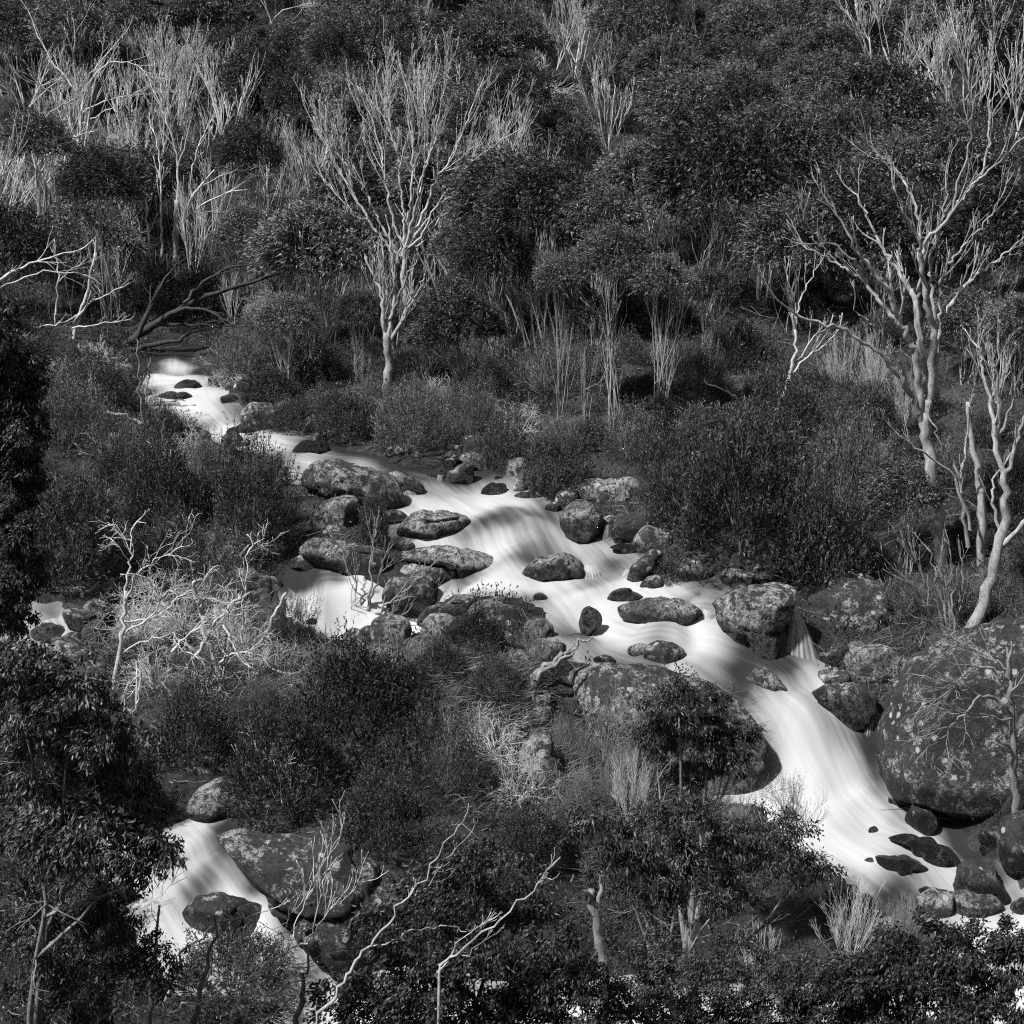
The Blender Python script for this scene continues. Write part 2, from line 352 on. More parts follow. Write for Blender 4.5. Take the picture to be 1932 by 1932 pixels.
POLY = [
 [(335,655),(290,678),(235,690),(245,712),(275,735),(285,765),(290,800),(380,805),(400,832),(450,852),(530,865),(550,885),(555,915),(640,925),(700,940),(740,955),(735,1020),(755,1045),
  (800,1065),(870,1080),(830,1110),(815,1150),(850,1140),(900,1125),(1000,1135),(1040,1160),(1035,1200),(1060,1246),(1200,1250),(1300,1275),(1395,1320),(1445,1390),(1430,1440),
  (1300,1445),(1270,1500),(1380,1560),(1490,1610),(1560,1640),(1640,1690),(1680,1750),(1740,1800),(1860,1830),(1990,1800),(1990,1690),(1900,1670),(1870,1600),(1800,1555),(1735,1535),
  (1690,1480),(1660,1400),(1640,1350),(1590,1320),(1565,1255),(1500,1228),(1440,1150),(1440,1110),(1330,1085),(1240,1085),(1235,1030),(1170,1012),(1090,1000),(1060,975),(1000,935),(940,880),(870,872),
  (760,875),(690,855),(600,838),(560,820),(470,798),(435,765),(425,730),(400,700),(365,682),(378,650)],
 [(530,1082),(570,1070),(640,1085),(700,1105),(760,1125),(815,1140),(840,1160),(820,1195),(740,1200),(690,1200),(600,1200),(555,1160),(530,1120)],
 [(20,1140),(120,1145),(160,1175),(250,1185),(250,1212),(100,1225),(10,1215)],
 [(200,1580),(330,1560),(360,1545),(460,1545),(465,1580),(450,1600),(475,1640),(525,1690),(575,1755),(615,1815),(645,1880),(610,1905),(560,1900),(330,1870),(260,1780),(200,1680)],
 [(540,1880),(640,1868),(700,1855),(900,1858),(1100,1850),(1300,1865),(1500,1880),(1700,1850),(1800,1815),(1990,1800),(2020,2000),(560,2010)]]
PWD = [np.array([hitb(*p)[:2] for p in pl]) for pl in POLY]
def sdist(x, y):
    sh = np.shape(x); x = np.ravel(x); y = np.ravel(y); best = np.full(len(x), -50.)
    for pl in PWD:
        d2 = np.full(len(x), 1e9); ins = np.zeros(len(x), bool); m = len(pl)
        for i in range(m):
            a = pl[i]; b = pl[(i + 1) % m]; e = b - a
            t = np.clip(((x - a[0]) * e[0] + (y - a[1]) * e[1]) / (e @ e + 1e-12), 0, 1)
            d2 = np.minimum(d2, (x - a[0] - t * e[0]) ** 2 + (y - a[1] - t * e[1]) ** 2)
            c = (a[1] > y) != (b[1] > y); ins ^= c & (x < e[0] * (y - a[1]) / (e[1] + 1e-15) + a[0])
        best = np.maximum(best, np.where(ins, 1, -1) * np.sqrt(d2))
    return best.reshape(sh)
core = (GY > 20) & (GY < 66) & (np.abs(GX) < 24)
SD = np.full(GX.shape, -50.); SD[core] = sdist(GX[core], GY[core])
out = np.clip(-SD, 0, 50)
GT = GB - .55 * sstep(0, .7, SD) + np.where(SD < 0, .03 + .22 * (1 - np.exp(-out * .6)), 0) - .05 * (SD >= 0)
rough = sstep(.6, 6, out)
GT = GT + rough * (.35 * fbm(GX * .35, GY * .35, GX * 0, 3) + .12 * fbm(GX * 1.6, GY * 1.6, GX * 0, 9))
ground = Grid(XS, YS, GT); gsd = Grid(XS, YS, SD)
nx, ny = GX.shape
ii, jj = np.meshgrid(np.arange(nx - 1), np.arange(ny - 1), indexing='ij')
q_ = np.stack([ii * ny + jj, (ii + 1) * ny + jj, (ii + 1) * ny + jj + 1, ii * ny + jj + 1], -1).reshape(-1, 4)
terr = obj('ground', mesh_np('ground', np.stack([GX, GY, GT], -1).reshape(-1, 3), q_, M['ground'], True), None, 'structure')
def hit(px, py): return march(px, py, ground, 10.)
def gz(x, y): return float(ground(np.array([x]), np.array([y]))[0])

# ------------------------------------------------------------------ water sheet with flow coordinates, foam and painted grey shading
FLOW = [[(340,640),(330,700),(370,760),(420,815),(560,850),(700,868),(840,890),(930,960),(1000,1050),(1080,1140),(1180,1215),(1330,1250),(1430,1310),(1500,1400),(1560,1500),(1640,1580),(1760,1650),(1850,1760),(1900,1900)],
        [(700,1095),(600,1100),(600,1200)], [(40,1150),(120,1165),(230,1205)], [(380,1540),(440,1620),(520,1720),(610,1850),(700,1890)], [(700,1890),(1200,1900),(1950,1890)]]
FW = [np.array([hitb(*p)[:2] for p in pl]) for pl in FLOW]
HUMP = [(950,985,60,.10),(1000,1030,55,.16),(900,1000,50,.08),(1100,1170,40,-.10),(1330,1215,60,.12),(1480,1380,60,.14),(1540,1440,70,.15),(1250,1225,60,.06),(1640,1500,40,.08),(1700,1590,60,.06),(440,790,40,.08),(820,945,50,.07),
        (1240,1205,40,.08),(1080,1050,50,-.08),(520,1720,30,.08),(470,1650,40,-.05),(1090,1215,30,.12),(1415,1290,50,.1)]
FOAM_SHADE = [(330,660,70,-0.98),(260,695,50,-0.98),(390,700,40,-0.75),(330,735,40,.0),(560,845,60,-0.30),(640,855,60,-0.35),(760,885,80,-0.80),(880,886,60,-0.75),(660,850,60,-0.35),(580,1108,40,-1.15),(545,1090,26,-.8),(640,1098,26,-.6),  # foam and clear-water spots; some paint the grey shading of smooth humps
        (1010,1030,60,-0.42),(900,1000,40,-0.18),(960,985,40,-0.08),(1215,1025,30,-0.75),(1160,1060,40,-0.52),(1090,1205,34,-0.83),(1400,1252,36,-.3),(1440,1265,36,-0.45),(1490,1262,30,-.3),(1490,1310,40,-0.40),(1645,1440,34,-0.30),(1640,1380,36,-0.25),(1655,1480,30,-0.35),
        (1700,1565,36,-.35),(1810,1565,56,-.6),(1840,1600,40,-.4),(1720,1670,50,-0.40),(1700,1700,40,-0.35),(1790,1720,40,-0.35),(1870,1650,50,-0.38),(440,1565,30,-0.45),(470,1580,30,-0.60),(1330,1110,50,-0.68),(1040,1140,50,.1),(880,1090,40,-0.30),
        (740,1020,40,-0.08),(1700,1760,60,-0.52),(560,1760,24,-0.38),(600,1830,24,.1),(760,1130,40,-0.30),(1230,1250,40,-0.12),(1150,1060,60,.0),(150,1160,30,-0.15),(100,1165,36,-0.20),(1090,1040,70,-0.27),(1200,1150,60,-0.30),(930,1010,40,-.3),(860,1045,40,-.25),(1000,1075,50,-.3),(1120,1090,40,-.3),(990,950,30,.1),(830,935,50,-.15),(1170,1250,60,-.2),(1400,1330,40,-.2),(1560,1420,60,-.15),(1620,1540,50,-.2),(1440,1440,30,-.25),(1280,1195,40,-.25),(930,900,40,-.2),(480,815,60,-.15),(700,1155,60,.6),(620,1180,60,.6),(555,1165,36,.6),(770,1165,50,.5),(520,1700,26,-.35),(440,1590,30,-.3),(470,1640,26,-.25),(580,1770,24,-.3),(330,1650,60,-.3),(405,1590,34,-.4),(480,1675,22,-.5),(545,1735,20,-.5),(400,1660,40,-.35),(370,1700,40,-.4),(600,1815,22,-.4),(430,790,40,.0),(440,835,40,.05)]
def water_sheet():
    xs = np.arange(-13, 17, .1); ys = np.arange(21, 60, .1)
    X, Y = np.meshgrid(xs, ys, indexing='ij'); d = gsd(X, Y); use = d > -.35
    Z = gbase(X, Y)
    for hx, hy, r, h in HUMP:
        p = hitb(hx, hy); R = r * mpp(hx, hy, p[1]); Z = Z + 1.5 * h * np.exp(-(((X - p[0]) / R) ** 2 + ((Y - p[1]) / (R * 1.6)) ** 2))
    Z = Z + .10 * fbm(X * .9, Y * .6, X * 0, 5, 3)
    s_, t_ = np.zeros(X.shape), np.zeros(X.shape); bd = np.full(X.shape, 1e9)
    for pl in FW:
        acc = 0.
        for a, b in zip(pl[:-1], pl[1:]):
            e = b - a; ln = np.linalg.norm(e); tt = np.clip(((X - a[0]) * e[0] + (Y - a[1]) * e[1]) / ln ** 2, 0, 1)
            dx, dy = X - a[0] - tt * e[0], Y - a[1] - tt * e[1]; dd = dx * dx + dy * dy
            c = (e[0] * dy - e[1] * dx) / ln
            k = dd < bd; bd = np.where(k, dd, bd); s_ = np.where(k, acc + tt * ln, s_); t_ = np.where(k, np.sign(c) * np.sqrt(dd), t_); acc += ln
    ph = s_ / 2.3 + .9 * fbm(X * .45, Y * .35, X * 0, 31, 3); p_ = ph - np.floor(ph); st = sstep(.72, .98, p_)
    cut = .35 + .65 * sstep(.1, .6, fbm(X * .5 + 9, Y * .5, X * 0, 33, 2) + .35)
    Z = Z + .17 * cut * (p_ - st - .12) * sstep(0, .6, d)
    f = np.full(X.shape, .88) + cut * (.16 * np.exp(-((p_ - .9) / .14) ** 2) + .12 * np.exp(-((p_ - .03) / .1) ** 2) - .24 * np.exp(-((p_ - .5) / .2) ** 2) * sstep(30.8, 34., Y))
    for hx, hy, r, w in FOAM_SHADE:
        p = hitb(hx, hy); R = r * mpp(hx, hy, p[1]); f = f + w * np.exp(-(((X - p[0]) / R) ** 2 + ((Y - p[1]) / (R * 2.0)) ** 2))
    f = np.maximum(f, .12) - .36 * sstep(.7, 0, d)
    ok = use[:-1, :-1] & use[1:, :-1] & use[1:, 1:] & use[:-1, 1:]
    n = len(ys); i, j = np.nonzero(ok)
    q = np.stack([i * n + j, (i + 1) * n + j, (i + 1) * n + j + 1, i * n + j + 1], -1)
    u, inv = np.unique(q, return_inverse=True); q = inv.reshape(-1, 4)
    me = mesh_np('stream_water', np.stack([X, Y, Z], -1).reshape(-1, 3)[u], q, M['water'], True)
    attr(me, 'foam', f.ravel()[u])  # foam cover, with the painted hump shading mixed in
    uv = me.uv_layers.new(name='flow'); st = np.stack([s_.ravel()[u], t_.ravel()[u]], -1)[q.ravel()]
    uv.data.foreach_set('uv', st.astype(np.float32).ravel())
    obj('stream_water', me, None, 'structure')
    return Grid(xs, ys, Z)
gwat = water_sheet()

# ------------------------------------------------------------------ boulders: outline, depth, facets, pitted skin
ICO = {}
def ico(s):
    if s not in ICO:
        bm = bmesh.new(); bmesh.ops.create_icosphere(bm, subdivisions=s, radius=1); bm.verts.ensure_lookup_table()
        ICO[s] = (np.array([v.co[:] for v in bm.verts]), np.array([[v.index for v in f.verts] for f in bm.faces])); bm.free()
    return ICO[s]
RSEED = [100]; DCLEAR = []; OCC = []   # OCC: occupied spots (x, y, r)
def rock(z, pts, label, depth=.75, wet=0., group='boulders along the stream', name='boulder', facets=6, Y=None, dy=0., rough=1., cat='boulder', crack=0, moss=.4, ext=1.22):
    RSEED[0] += 1; rng = np.random.default_rng(RSEED[0])
    o = np.array(D(z, pts)); c = o.mean(0); w, h = o.max(0) - o.min(0); c = (o.max(0) + o.min(0)) / 2
    bot = (c[0], o[:, 1].max())
    p0 = hitb(*bot); Yf = p0[1] if Y is None else Y
    Dm = .5 * depth * max(w, h * 1.2) * mpp(c[0], c[1], Yf)
    Yc = Yf + Dm * .55 + dy; m = mpp(c[0], c[1], Yc); C = at(c[0], c[1], Yc)
    vd = unit(ray(*c)); rt = unit(np.cross(vd, (0, 0, 1))); upv = np.cross(rt, vd)
    rel = (o - c) * np.array((1, -1)) * m
    lowm = rel[:, 1] < 0; rel[lowm, 1] = rel[lowm, 1] * ext - .04
    th = np.arctan2(rel[:, 1], rel[:, 0]); R = np.hypot(rel[:, 0], rel[:, 1])
    k = np.argsort(th); th, R = th[k], R[k]; th = np.concatenate([th - 2 * math.pi, th, th + 2 * math.pi]); R = np.tile(R, 3)
    v, f = ico(5 if w > 105 else 4 if w > 38 else 3); p = v.copy()
    for i in range(facets + 4):
        if i == 0: n = np.array((rng.normal(0, .3), .8, -.55))
        elif i == 1: n = np.array((rng.normal(0, .35), -.2, -.95))
        elif i == 2: n = np.array((rng.choice((-1, 1)) * .75, rng.normal(0, .2), -.7))
        else: n = rng.normal(0, 1, 3) * (1, .8, 1); n[2] = -abs(n[2]) - .25
        n = unit(n); dd = rng.uniform(.58, .78) if i < 3 else rng.uniform(.68, .9)
        e = np.maximum(p @ n - dd, 0); p = p - e[:, None] * n * .97
    rr = np.hypot(p[:, 0], p[:, 1]); a = np.arctan2(p[:, 1], p[:, 0]); Rr = np.interp(a, th, R)
    sh = np.clip(rr, 0, 1) ** .82
    s0 = float(np.mean(R)); x = np.cos(a) * Rr * sh; y = np.sin(a) * Rr * sh
    x = rel[:, 0].min() + (x - x.min()) * np.ptp(rel[:, 0]) / np.ptp(x); y = rel[:, 1].min() + (y - y.min()) * np.ptp(rel[:, 1]) / np.ptp(y); zd = np.sign(p[:, 2]) * np.abs(p[:, 2]) ** .9 * Dm
    q = x[:, None] * rt + y[:, None] * upv + zd[:, None] * vd
    nn = q / (np.linalg.norm(q, axis=1, keepdims=True) + 1e-9); sd = RSEED[0] * 1.7
    amp = s0 * rough
    g = .10 * fbm(q[:, 0] * 1.1 / s0 + sd, q[:, 1] * 1.1 / s0, q[:, 2] * 1.1 / s0, 1, 3) + .05 * fbm(q[:, 0] * 5 + sd, q[:, 1] * 5, q[:, 2] * 5, 4, 4) * min(1, .6 / s0)
    ridge = np.abs(vnoise(q[:, 0] * 1.6 + sd, q[:, 1] * 1.6, q[:, 2] * 2.6, 7)); g = g - .07 * np.exp(-(ridge / .05) ** 2) * min(1, .7 / s0) + .035 * (.5 - np.abs(fbm(q[:, 0] * 3.1, q[:, 1] * 3.1 + sd, q[:, 2] * 3.1, 21, 4)) * 2) * min(1, .6 / s0)
    for i in range(crack):
        n = unit(np.array((rng.normal(0, .35), rng.normal(0, .3), 1.))); dpl = q @ n - s0 * rng.uniform(-.1, .3)
        g = g - .09 * np.exp(-((dpl + .04 * fbm(q[:, 0] * 2, q[:, 1] * 2, q[:, 2], 3, 2)) / (.035 * max(s0, .5))) ** 2)
    q = q + nn * (g * amp)[:, None]
    me = mesh_np(name, q, f, M['rock'], True)
    wet = wet * 1.5
    if wet > 0:
        zw = float(gbase(np.array([C[0]]), np.array([Yf]))[0]); hh = q[:, 2] + C[2] - zw
        wv = sstep(wet, wet * .7, hh + .12 * fbm(q[:, 0] * 3, q[:, 1] * 3, q[:, 2] * 3, 2, 2))
    else: wv = np.zeros(len(q))
    attr(me, 'wet', wv); attr(me, 'moss', np.full(len(q), moss))
    OCC.append((C[0], C[1], .42 * w * m)); ob = obj(name, me); ob.location = C; reg(ob, label, cat, group)
    return ob
RK = [
 ('a',[(150,410),(230,320),(330,280),(430,272),(560,290),(700,340),(850,380),(960,420),(1050,490),(1090,560),(1130,660),(1060,700),(960,740),(800,680),(600,640),(420,620),(300,600),(200,540),(130,500)],'huge pale lichened boulder on the left bank beside the dark pool',dict(moss=.55,wet=.15)),
 ('a',[(960,395),(1080,382),(1160,400),(1230,470),(1310,560),(1320,600),(1270,615),(1200,580),(1080,510),(1000,440)],'smooth sloping rock leaning against the huge lichened left-bank boulder',dict(wet=.2)),
 ('a',[(1180,790),(1250,755),(1400,755),(1580,750),(1660,770),(1740,840),(1770,900),(1740,950),(1600,1000),(1510,1030),(1350,1035),(1180,1030),(1060,1010),(1020,950),(1100,860)],'angular slab-sided boulder in the rapids just right of the small conical shrub',dict(wet=.15,crack=1,facets=8)),
 ('a',[(210,820),(280,740),(400,660),(520,615),(650,620),(700,700),(680,820),(600,900),(450,920),(330,920),(240,980),(190,940)],'rounded lichened boulder below the huge left-bank boulder',{}),
 ('a',[(260,990),(330,920),(440,880),(560,875),(620,930),(600,1000),(450,1010),(330,1010)],'low mottled rock between rounded boulder and long slab',{}),
 ('a',[(130,1100),(200,1040),(330,1010),(450,1010),(600,1050),(750,1090),(860,1130),(950,1170),(960,1220),(930,1300),(830,1390),(700,1360),(500,1310),(380,1290),(200,1200),(120,1160)],'long whale-backed slab above the left side cascade',dict(wet=.25)),
 ('a',[(1000,1090),(1060,1050),(1130,1040),(1190,1060),(1225,1100),(1180,1130),(1060,1130)],'small cobble wedged upstream of the flat layered slab',dict(wet=.1)),
 ('a',[(1110,1180),(1200,1110),(1330,1090),(1470,1085),(1650,1100),(1800,1110),(1930,1160),(2030,1230),(2095,1310),(2070,1370),(1960,1410),(1840,1420),(1680,1410),(1600,1300),(1450,1260),(1250,1245),(1130,1230)],'broad flat layered slab jutting into the middle of the rapids',dict(crack=1,wet=.15)),
 ('a',[(1000,1300),(1080,1260),(1250,1245),(1450,1262),(1600,1285),(1650,1310),(1640,1390),(1600,1450),(1500,1480),(1400,1470),(1200,1400),(1050,1380)],'pale ledge stepped below the broad flat layered slab',dict(crack=1,wet=.12)),
 ('a',[(870,1530),(940,1410),(1060,1370),(1200,1340),(1290,1330),(1370,1380),(1400,1480),(1420,1580),(1350,1640),(1200,1720),(1050,1740),(900,1700),(860,1620)],'dark blocky boulder behind the bare forked sapling',dict(wet=.3)),
 ('a',[(1230,1790),(1280,1690),(1400,1640),(1480,1610),(1560,1560),(1680,1545),(1780,1560),(1795,1610),(1740,1700),(1680,1770),(1560,1800),(1420,1830),(1300,1820)],'tilted rock pointing upstream at the head of the island',dict(wet=.2)),
 ('5',[(730,1480),(790,1430),(860,1425),(920,1445),(1000,1480),(1030,1530),(990,1590),(900,1600),(800,1580),(740,1540),(710,1510)],'dark lichen-crusted boulder at the head of the island, right of tilted rock',dict(depth=.5,moss=.6)),
 ('a',[(1440,1800),(1500,1760),(1570,1755),(1650,1800),(1720,1870),(1740,1930),(1680,1990),(1540,1980),(1450,1900)],'round pale-topped rock below the tilted rock on the island',{}),
 ('a',[(1740,1900),(1790,1850),(1850,1830),(1910,1860),(1970,1920),(1920,1970),(1800,1960)],'small round stone on the island right of the pale-topped rock',{}),
 ('a',[(40,200),(90,140),(160,95),(260,92),(370,95),(400,150),(415,220),(300,238),(150,235),(60,225)],'dark flat-topped boulder in the quiet bend above the huge boulder',dict(moss=.85,wet=.3)),
 ('a',[(0,1240),(80,1200),(170,1175),(250,1200),(310,1270),(370,1305),(250,1320),(100,1320),(0,1300)],'low rock at the lip of the left side cascade',dict(wet=.15)),
 ('a',[(1490,470),(1500,430),(1580,370),(1640,320),(1700,290),(1750,320),(1770,400),(1770,470),(1740,520),(1620,525),(1530,500)],'triangular rock splitting the water where the dark pool spills over',dict(wet=.2,facets=8)),
 ('a',[(1620,260),(1700,210),(1800,185),(1880,200),(1930,270),(1960,340),(1920,390),(1820,380),(1760,330),(1660,290)],'pale grey boulder half under shrubs behind the triangular rock',{}),
 ('a',[(1310,410),(1400,370),(1520,350),(1590,370),(1500,430),(1420,450)],'thin wet ledge stone at the spill of the dark pool',dict(wet=.3)),
 ('b',[(690,740),(760,680),(840,665),(920,700),(1000,770),(1050,830),(1055,940),(1010,1010),(930,1050),(830,1055),(740,1030),(690,950),(640,870),(645,800)],'upright egg-shaped boulder with a ridged top in the middle of the rapids',dict(wet=.35,facets=8)),
 ('b',[(760,560),(800,490),(900,470),(1060,465),(1200,455),(1290,438),(1360,465),(1420,550),(1460,640),(1450,720),(1400,780),(1250,810),(1120,800),(1000,790),(900,680),(800,640)],'big square-shouldered boulder spotted with lichen behind the egg-shaped boulder',dict(dy=.5)),
 ('b',[(1120,870),(1160,810),(1260,790),(1380,800),(1480,800),(1510,880),(1490,980),(1430,1040),(1300,1055),(1180,1050),(1120,980)],'mossy rounded boulder right of the egg-shaped boulder',dict(moss=.9,wet=.2)),
 ('b',[(270,1370),(300,1300),(380,1240),(520,1180),(650,1155),(760,1155),(840,1210),(890,1280),(880,1370),(800,1410),(600,1425),(430,1430),(310,1415)],'loaf-shaped boulder alone in mid-stream white water',dict(wet=.2)),
 ('5',[(800,860),(840,820),(890,810),(935,820),(940,845),(925,870),(870,880),(820,875)],'small dark flat stone in upper rapids left of the bank shrubs',dict(wet=.3)),
 ('b',[(1060,1605),(1100,1560),(1190,1500),(1270,1485),(1340,1520),(1400,1545),(1450,1575),(1400,1600),(1300,1615),(1150,1615)],'low peaked rock in the stream just above the turtle-backed boulder',dict(wet=.15)),
 ('b',[(1190,1680),(1260,1640),(1400,1600),(1520,1565),(1680,1570),(1800,1580),(1900,1620),(1975,1700),(1970,1780),(1900,1850),(1750,1900),(1600,1895),(1450,1860),(1330,1800),(1230,1750)],'turtle-backed boulder at the top of the main fall',dict(wet=.25)),
 ('b',[(1280,1400),(1300,1320),(1370,1240),(1450,1170),(1560,1120),(1610,1140),(1600,1220),(1520,1300),(1440,1370),(1360,1430),(1300,1435)],'wedge-shaped rock slanting out from the right bank shrubs',dict(wet=.2)),
 ('b',[(1490,1060),(1500,980),(1540,945),(1640,960),(1720,990),(1730,1060),(1650,1110),(1560,1110)],'pale rock under the large right-bank shrub',{}),
 ('b',[(1400,1470),(1450,1410),(1520,1360),(1600,1360),(1620,1430),(1580,1490),(1450,1500)],'rock beneath the small spreading shrub on the right waterline',dict(wet=.12)),
 ('b',[(820,1760),(860,1680),(900,1655),(960,1690),(1040,1780),(1020,1830),(950,1880),(900,1920),(850,1900)],'half-drowned rock with water sheeting round it above the main fall',dict(wet=.4)),
 ('b',[(1110,1110),(1180,1070),(1290,1065),(1400,1090),(1470,1130),(1400,1160),(1200,1130)],'flat wet stone awash below the mossy rounded boulder',dict(wet=.4)),
 ('b',[(210,620),(250,590),(330,580),(420,600),(480,640),(420,660),(250,660)],'dark low rock under the overhanging centre shrub',dict(wet=.3)),
 ('b',[(200,540),(230,480),(280,400),(330,380),(350,440),(330,540),(260,580)],'narrow pale rock at the left foot of the centre shrub',{}),
 ('c',[(140,490),(200,440),(330,350),(500,300),(640,275),(780,265),(860,280),(930,350),(930,440),(900,560),(860,660),(820,780),(780,900),(740,1010),(640,1000),(500,880),(300,760),(190,640),(170,560)],'great wedge-shaped boulder with a diagonal crack beside the fan waterfall',dict(wet=.5,crack=1,facets=7,depth=.8)),
 ('c',[(1050,560),(1060,440),(1150,400),(1230,360),(1280,240),(1340,155),(1450,150),(1600,200),(1700,280),(1780,420),(1850,600),(1900,800),(1800,860),(1600,830),(1420,900),(1300,960),(1180,980),(1100,880),(1060,700)],'tall patchy boulder behind the fan waterfall',dict(moss=.8,dy=.8,depth=.7)),
 ('c',[(920,500),(930,400),(980,350),(1030,380),(1060,470),(1040,560),(970,570)],'small knob of rock between wedge boulder and tall patchy boulder',dict(dy=.4)),
 ('c',[(1390,1030),(1450,950),(1550,890),(1680,860),(1800,880),(1900,960),(1950,1080),(1900,1200),(1750,1240),(1600,1240),(1450,1180),(1380,1110)],'smooth round boulder with lichen rosettes right of the plunge pool',dict(facets=3)),
 ('c',[(1350,950),(1420,880),(1540,825),(1620,850),(1560,890),(1450,950),(1390,1010)],'thin dark rock tilted behind the smooth round boulder',{}),
 ('c',[(1050,1440),(1080,1370),(1180,1280),(1280,1220),(1390,1205),(1540,1225),(1650,1280),(1700,1350),(1690,1450),(1640,1540),(1550,1630),(1430,1660),(1300,1640),(1200,1590),(1120,1500)],'smooth helmet-shaped boulder on the right edge of the main fall',dict(wet=.45,facets=4)),
 ('c',[(430,1190),(520,1110),(620,1070),(720,1120),(830,1210),(900,1310),(900,1400),(850,1440),(780,1390),(680,1310),(560,1240)],'bare shark-fin rock splitting the main fall',dict(wet=.25,facets=7,depth=.6)),
 ('9',[(1165,420),(1200,330),(1240,220),(1350,73),(1430,-17),(1530,-97),(1650,-147),(1800,-187),(1932,-207),(2050,-190),(2150,100),(2150,500),(2050,750),(1900,790),(1700,830),(1500,800),(1420,780),(1330,760),(1250,680),(1200,560)],'giant dark-faced boulder filling the right edge below the fall',dict(depth=.85,wet=.3,facets=6,rough=1.1,moss=.72,ext=1.03)),
 ('9',[(1310,860),(1330,810),(1390,770),(1440,790),(1480,850),(1480,900),(1430,935),(1390,910),(1340,880)],'round dark rock at the lower foot of the giant boulder',dict(moss=.85,wet=.3)),
 ('9',[(1115,930),(1138,893),(1160,893),(1172,930),(1155,948)],'tiny pointed dark stone poking from the white lower pool',dict(wet=.3)),
 ('9',[(1220,970),(1280,940),(1380,945),(1480,975),(1560,1010),(1600,1050),(1570,1085),(1490,1095),(1400,1040),(1300,1000)],'low dark slab in the lower right rapids',dict(moss=.85,wet=.3)),
 ('9',[(1130,1110),(1160,1060),(1230,1040),(1340,1045),(1420,1075),(1475,1125),(1400,1145),(1250,1160),(1160,1150)],'dark domed rock below the low slab in the lower rapids',dict(moss=.85,wet=.25)),
 ('9',[(1560,1250),(1580,1180),(1620,1100),(1660,1070),(1720,1090),(1800,1150),(1850,1210),(1890,1270),(1800,1300),(1680,1310),(1590,1290)],'dark pyramid-shaped boulder at the lower right',dict(moss=.85,wet=.25,facets=8)),
 ('9',[(1790,900),(1830,830),(1932,810),(2050,850),(2080,1000),(1950,1130),(1880,1120),(1800,1010)],'mottled boulder at the right edge below the giant boulder',dict(moss=.85,wet=.2)),
 ('9',[(1860,1340),(1900,1290),(1960,1270),(2030,1330),(1980,1360)],'small dark stone at the right edge below the pyramid boulder',dict(wet=.2)),
 ('9',[(1700,1010),(1730,975),(1780,970),(1790,1010),(1740,1030)],'small wet stone left of the mottled edge boulder',dict(wet=.3)),
 ('D',[(1075,1262),(1180,1252),(1290,1272),(1370,1305),(1420,1350),(1447,1395),(1440,1440),(1400,1490),(1280,1500),(1150,1480),(1080,1400),(1060,1310)],'broad whale-backed rock dome along the left side of the main fall',dict(depth=.45,facets=2,rough=.7,dy=.6,moss=.6)),
 ('7',[(970,810),(1010,740),(1100,660),(1200,640),(1300,720),(1280,830),(1150,860),(1020,850)],'speckled rock shelving into the lower left channel',dict(wet=.1)),
 ('7',[(1140,940),(1250,890),(1400,900),(1600,930),(1800,1000),(1932,1080),(2050,1150),(2150,1300),(2100,1500),(1950,1680),(1800,1690),(1700,1560),(1550,1380),(1400,1250),(1300,1130),(1220,1020)],'broad tilted slab along the right side of the lower left channel',dict(depth=.5,facets=4,wet=.2,crack=2,moss=.7,rough=1.6)),
 ('7',[(950,1330),(1010,1270),(1100,1235),(1200,1240),(1300,1290),(1400,1350),(1430,1420),(1380,1480),(1250,1440),(1100,1400),(980,1370)],'dark rounded boulder islanded in the lower left channel',dict(wet=.3,moss=.75,ext=1.5)),
 ('7',[(960,620),(1000,540),(1080,510),(1160,560),(1150,640),(1050,660)],'dark rock with white lichen rings above the lower left channel',{}),
 ('4',[(910,310),(950,275),(1000,270),(1050,300),(1070,320),(1000,335),(930,330)],'small black dome rock in the uppermost pool',dict(wet=.3)),
 ('4',[(820,355),(860,330),(930,330),(1000,350),(1010,370),(940,380),(850,372)],'flat grey stone below the small black dome rock',dict(wet=.2)),
 ('4',[(1260,450),(1290,410),(1370,388),(1430,400),(1450,450),(1440,510),(1380,540),(1300,520)],'mossy boulder on the right bank at the end of the log',dict(wet=.15)),
 ('4',[(1430,400),(1500,378),(1580,385),(1610,430),(1590,490),(1480,510),(1440,470)],'pale topped boulder right of the mossy log-end boulder',{}),
 ('4',[(810,500),(840,460),(920,450),(960,480),(960,540),(860,560)],'wet grey rock under the log on the left side',dict(wet=.3)),
 ('4',[(1180,540),(1240,510),(1310,500),(1350,540),(1270,555)],'low rock with water sliding past below the log',dict(wet=.2)),
 ('4',[(1200,1270),(1290,1250),(1400,1290),(1470,1340),(1475,1400),(1430,1430),(1300,1420),(1200,1380),(1180,1320)],'pale boulder behind the bleached tangle left of the side cascade',{}),
 ('4',[(270,1670),(300,1630),(370,1620),(450,1660),(500,1720),(600,1830),(580,1900),(400,1850),(300,1760)],'grey sloping rock below the far left fall',{}),
 ('4',[(120,1590),(200,1545),(290,1550),(350,1590),(370,1630),(250,1650),(130,1640)],'rounded rock with water pouring over it in the far left fall',dict(wet=.3)),
 ('4',[(330,1480),(420,1470),(510,1520),(500,1580),(420,1590),(350,1540)],'dark rock right of the far left fall',dict(wet=.2)),
 ('5',[(1030,1710),(1080,1640),(1180,1630),(1250,1650),(1250,1720),(1200,1750),(1080,1750)],'square rock at the right tip of the island',{}),
 ('5',[(940,1770),(1000,1690),(1060,1720),(1080,1790),(1000,1820)],'white angular stone beside the driftwood snag',{}),
 ('5',[(40,1720),(80,1680),(150,1690),(165,1730),(90,1745)],'flat pale stone in the grass at the foot of the side cascade',{}),
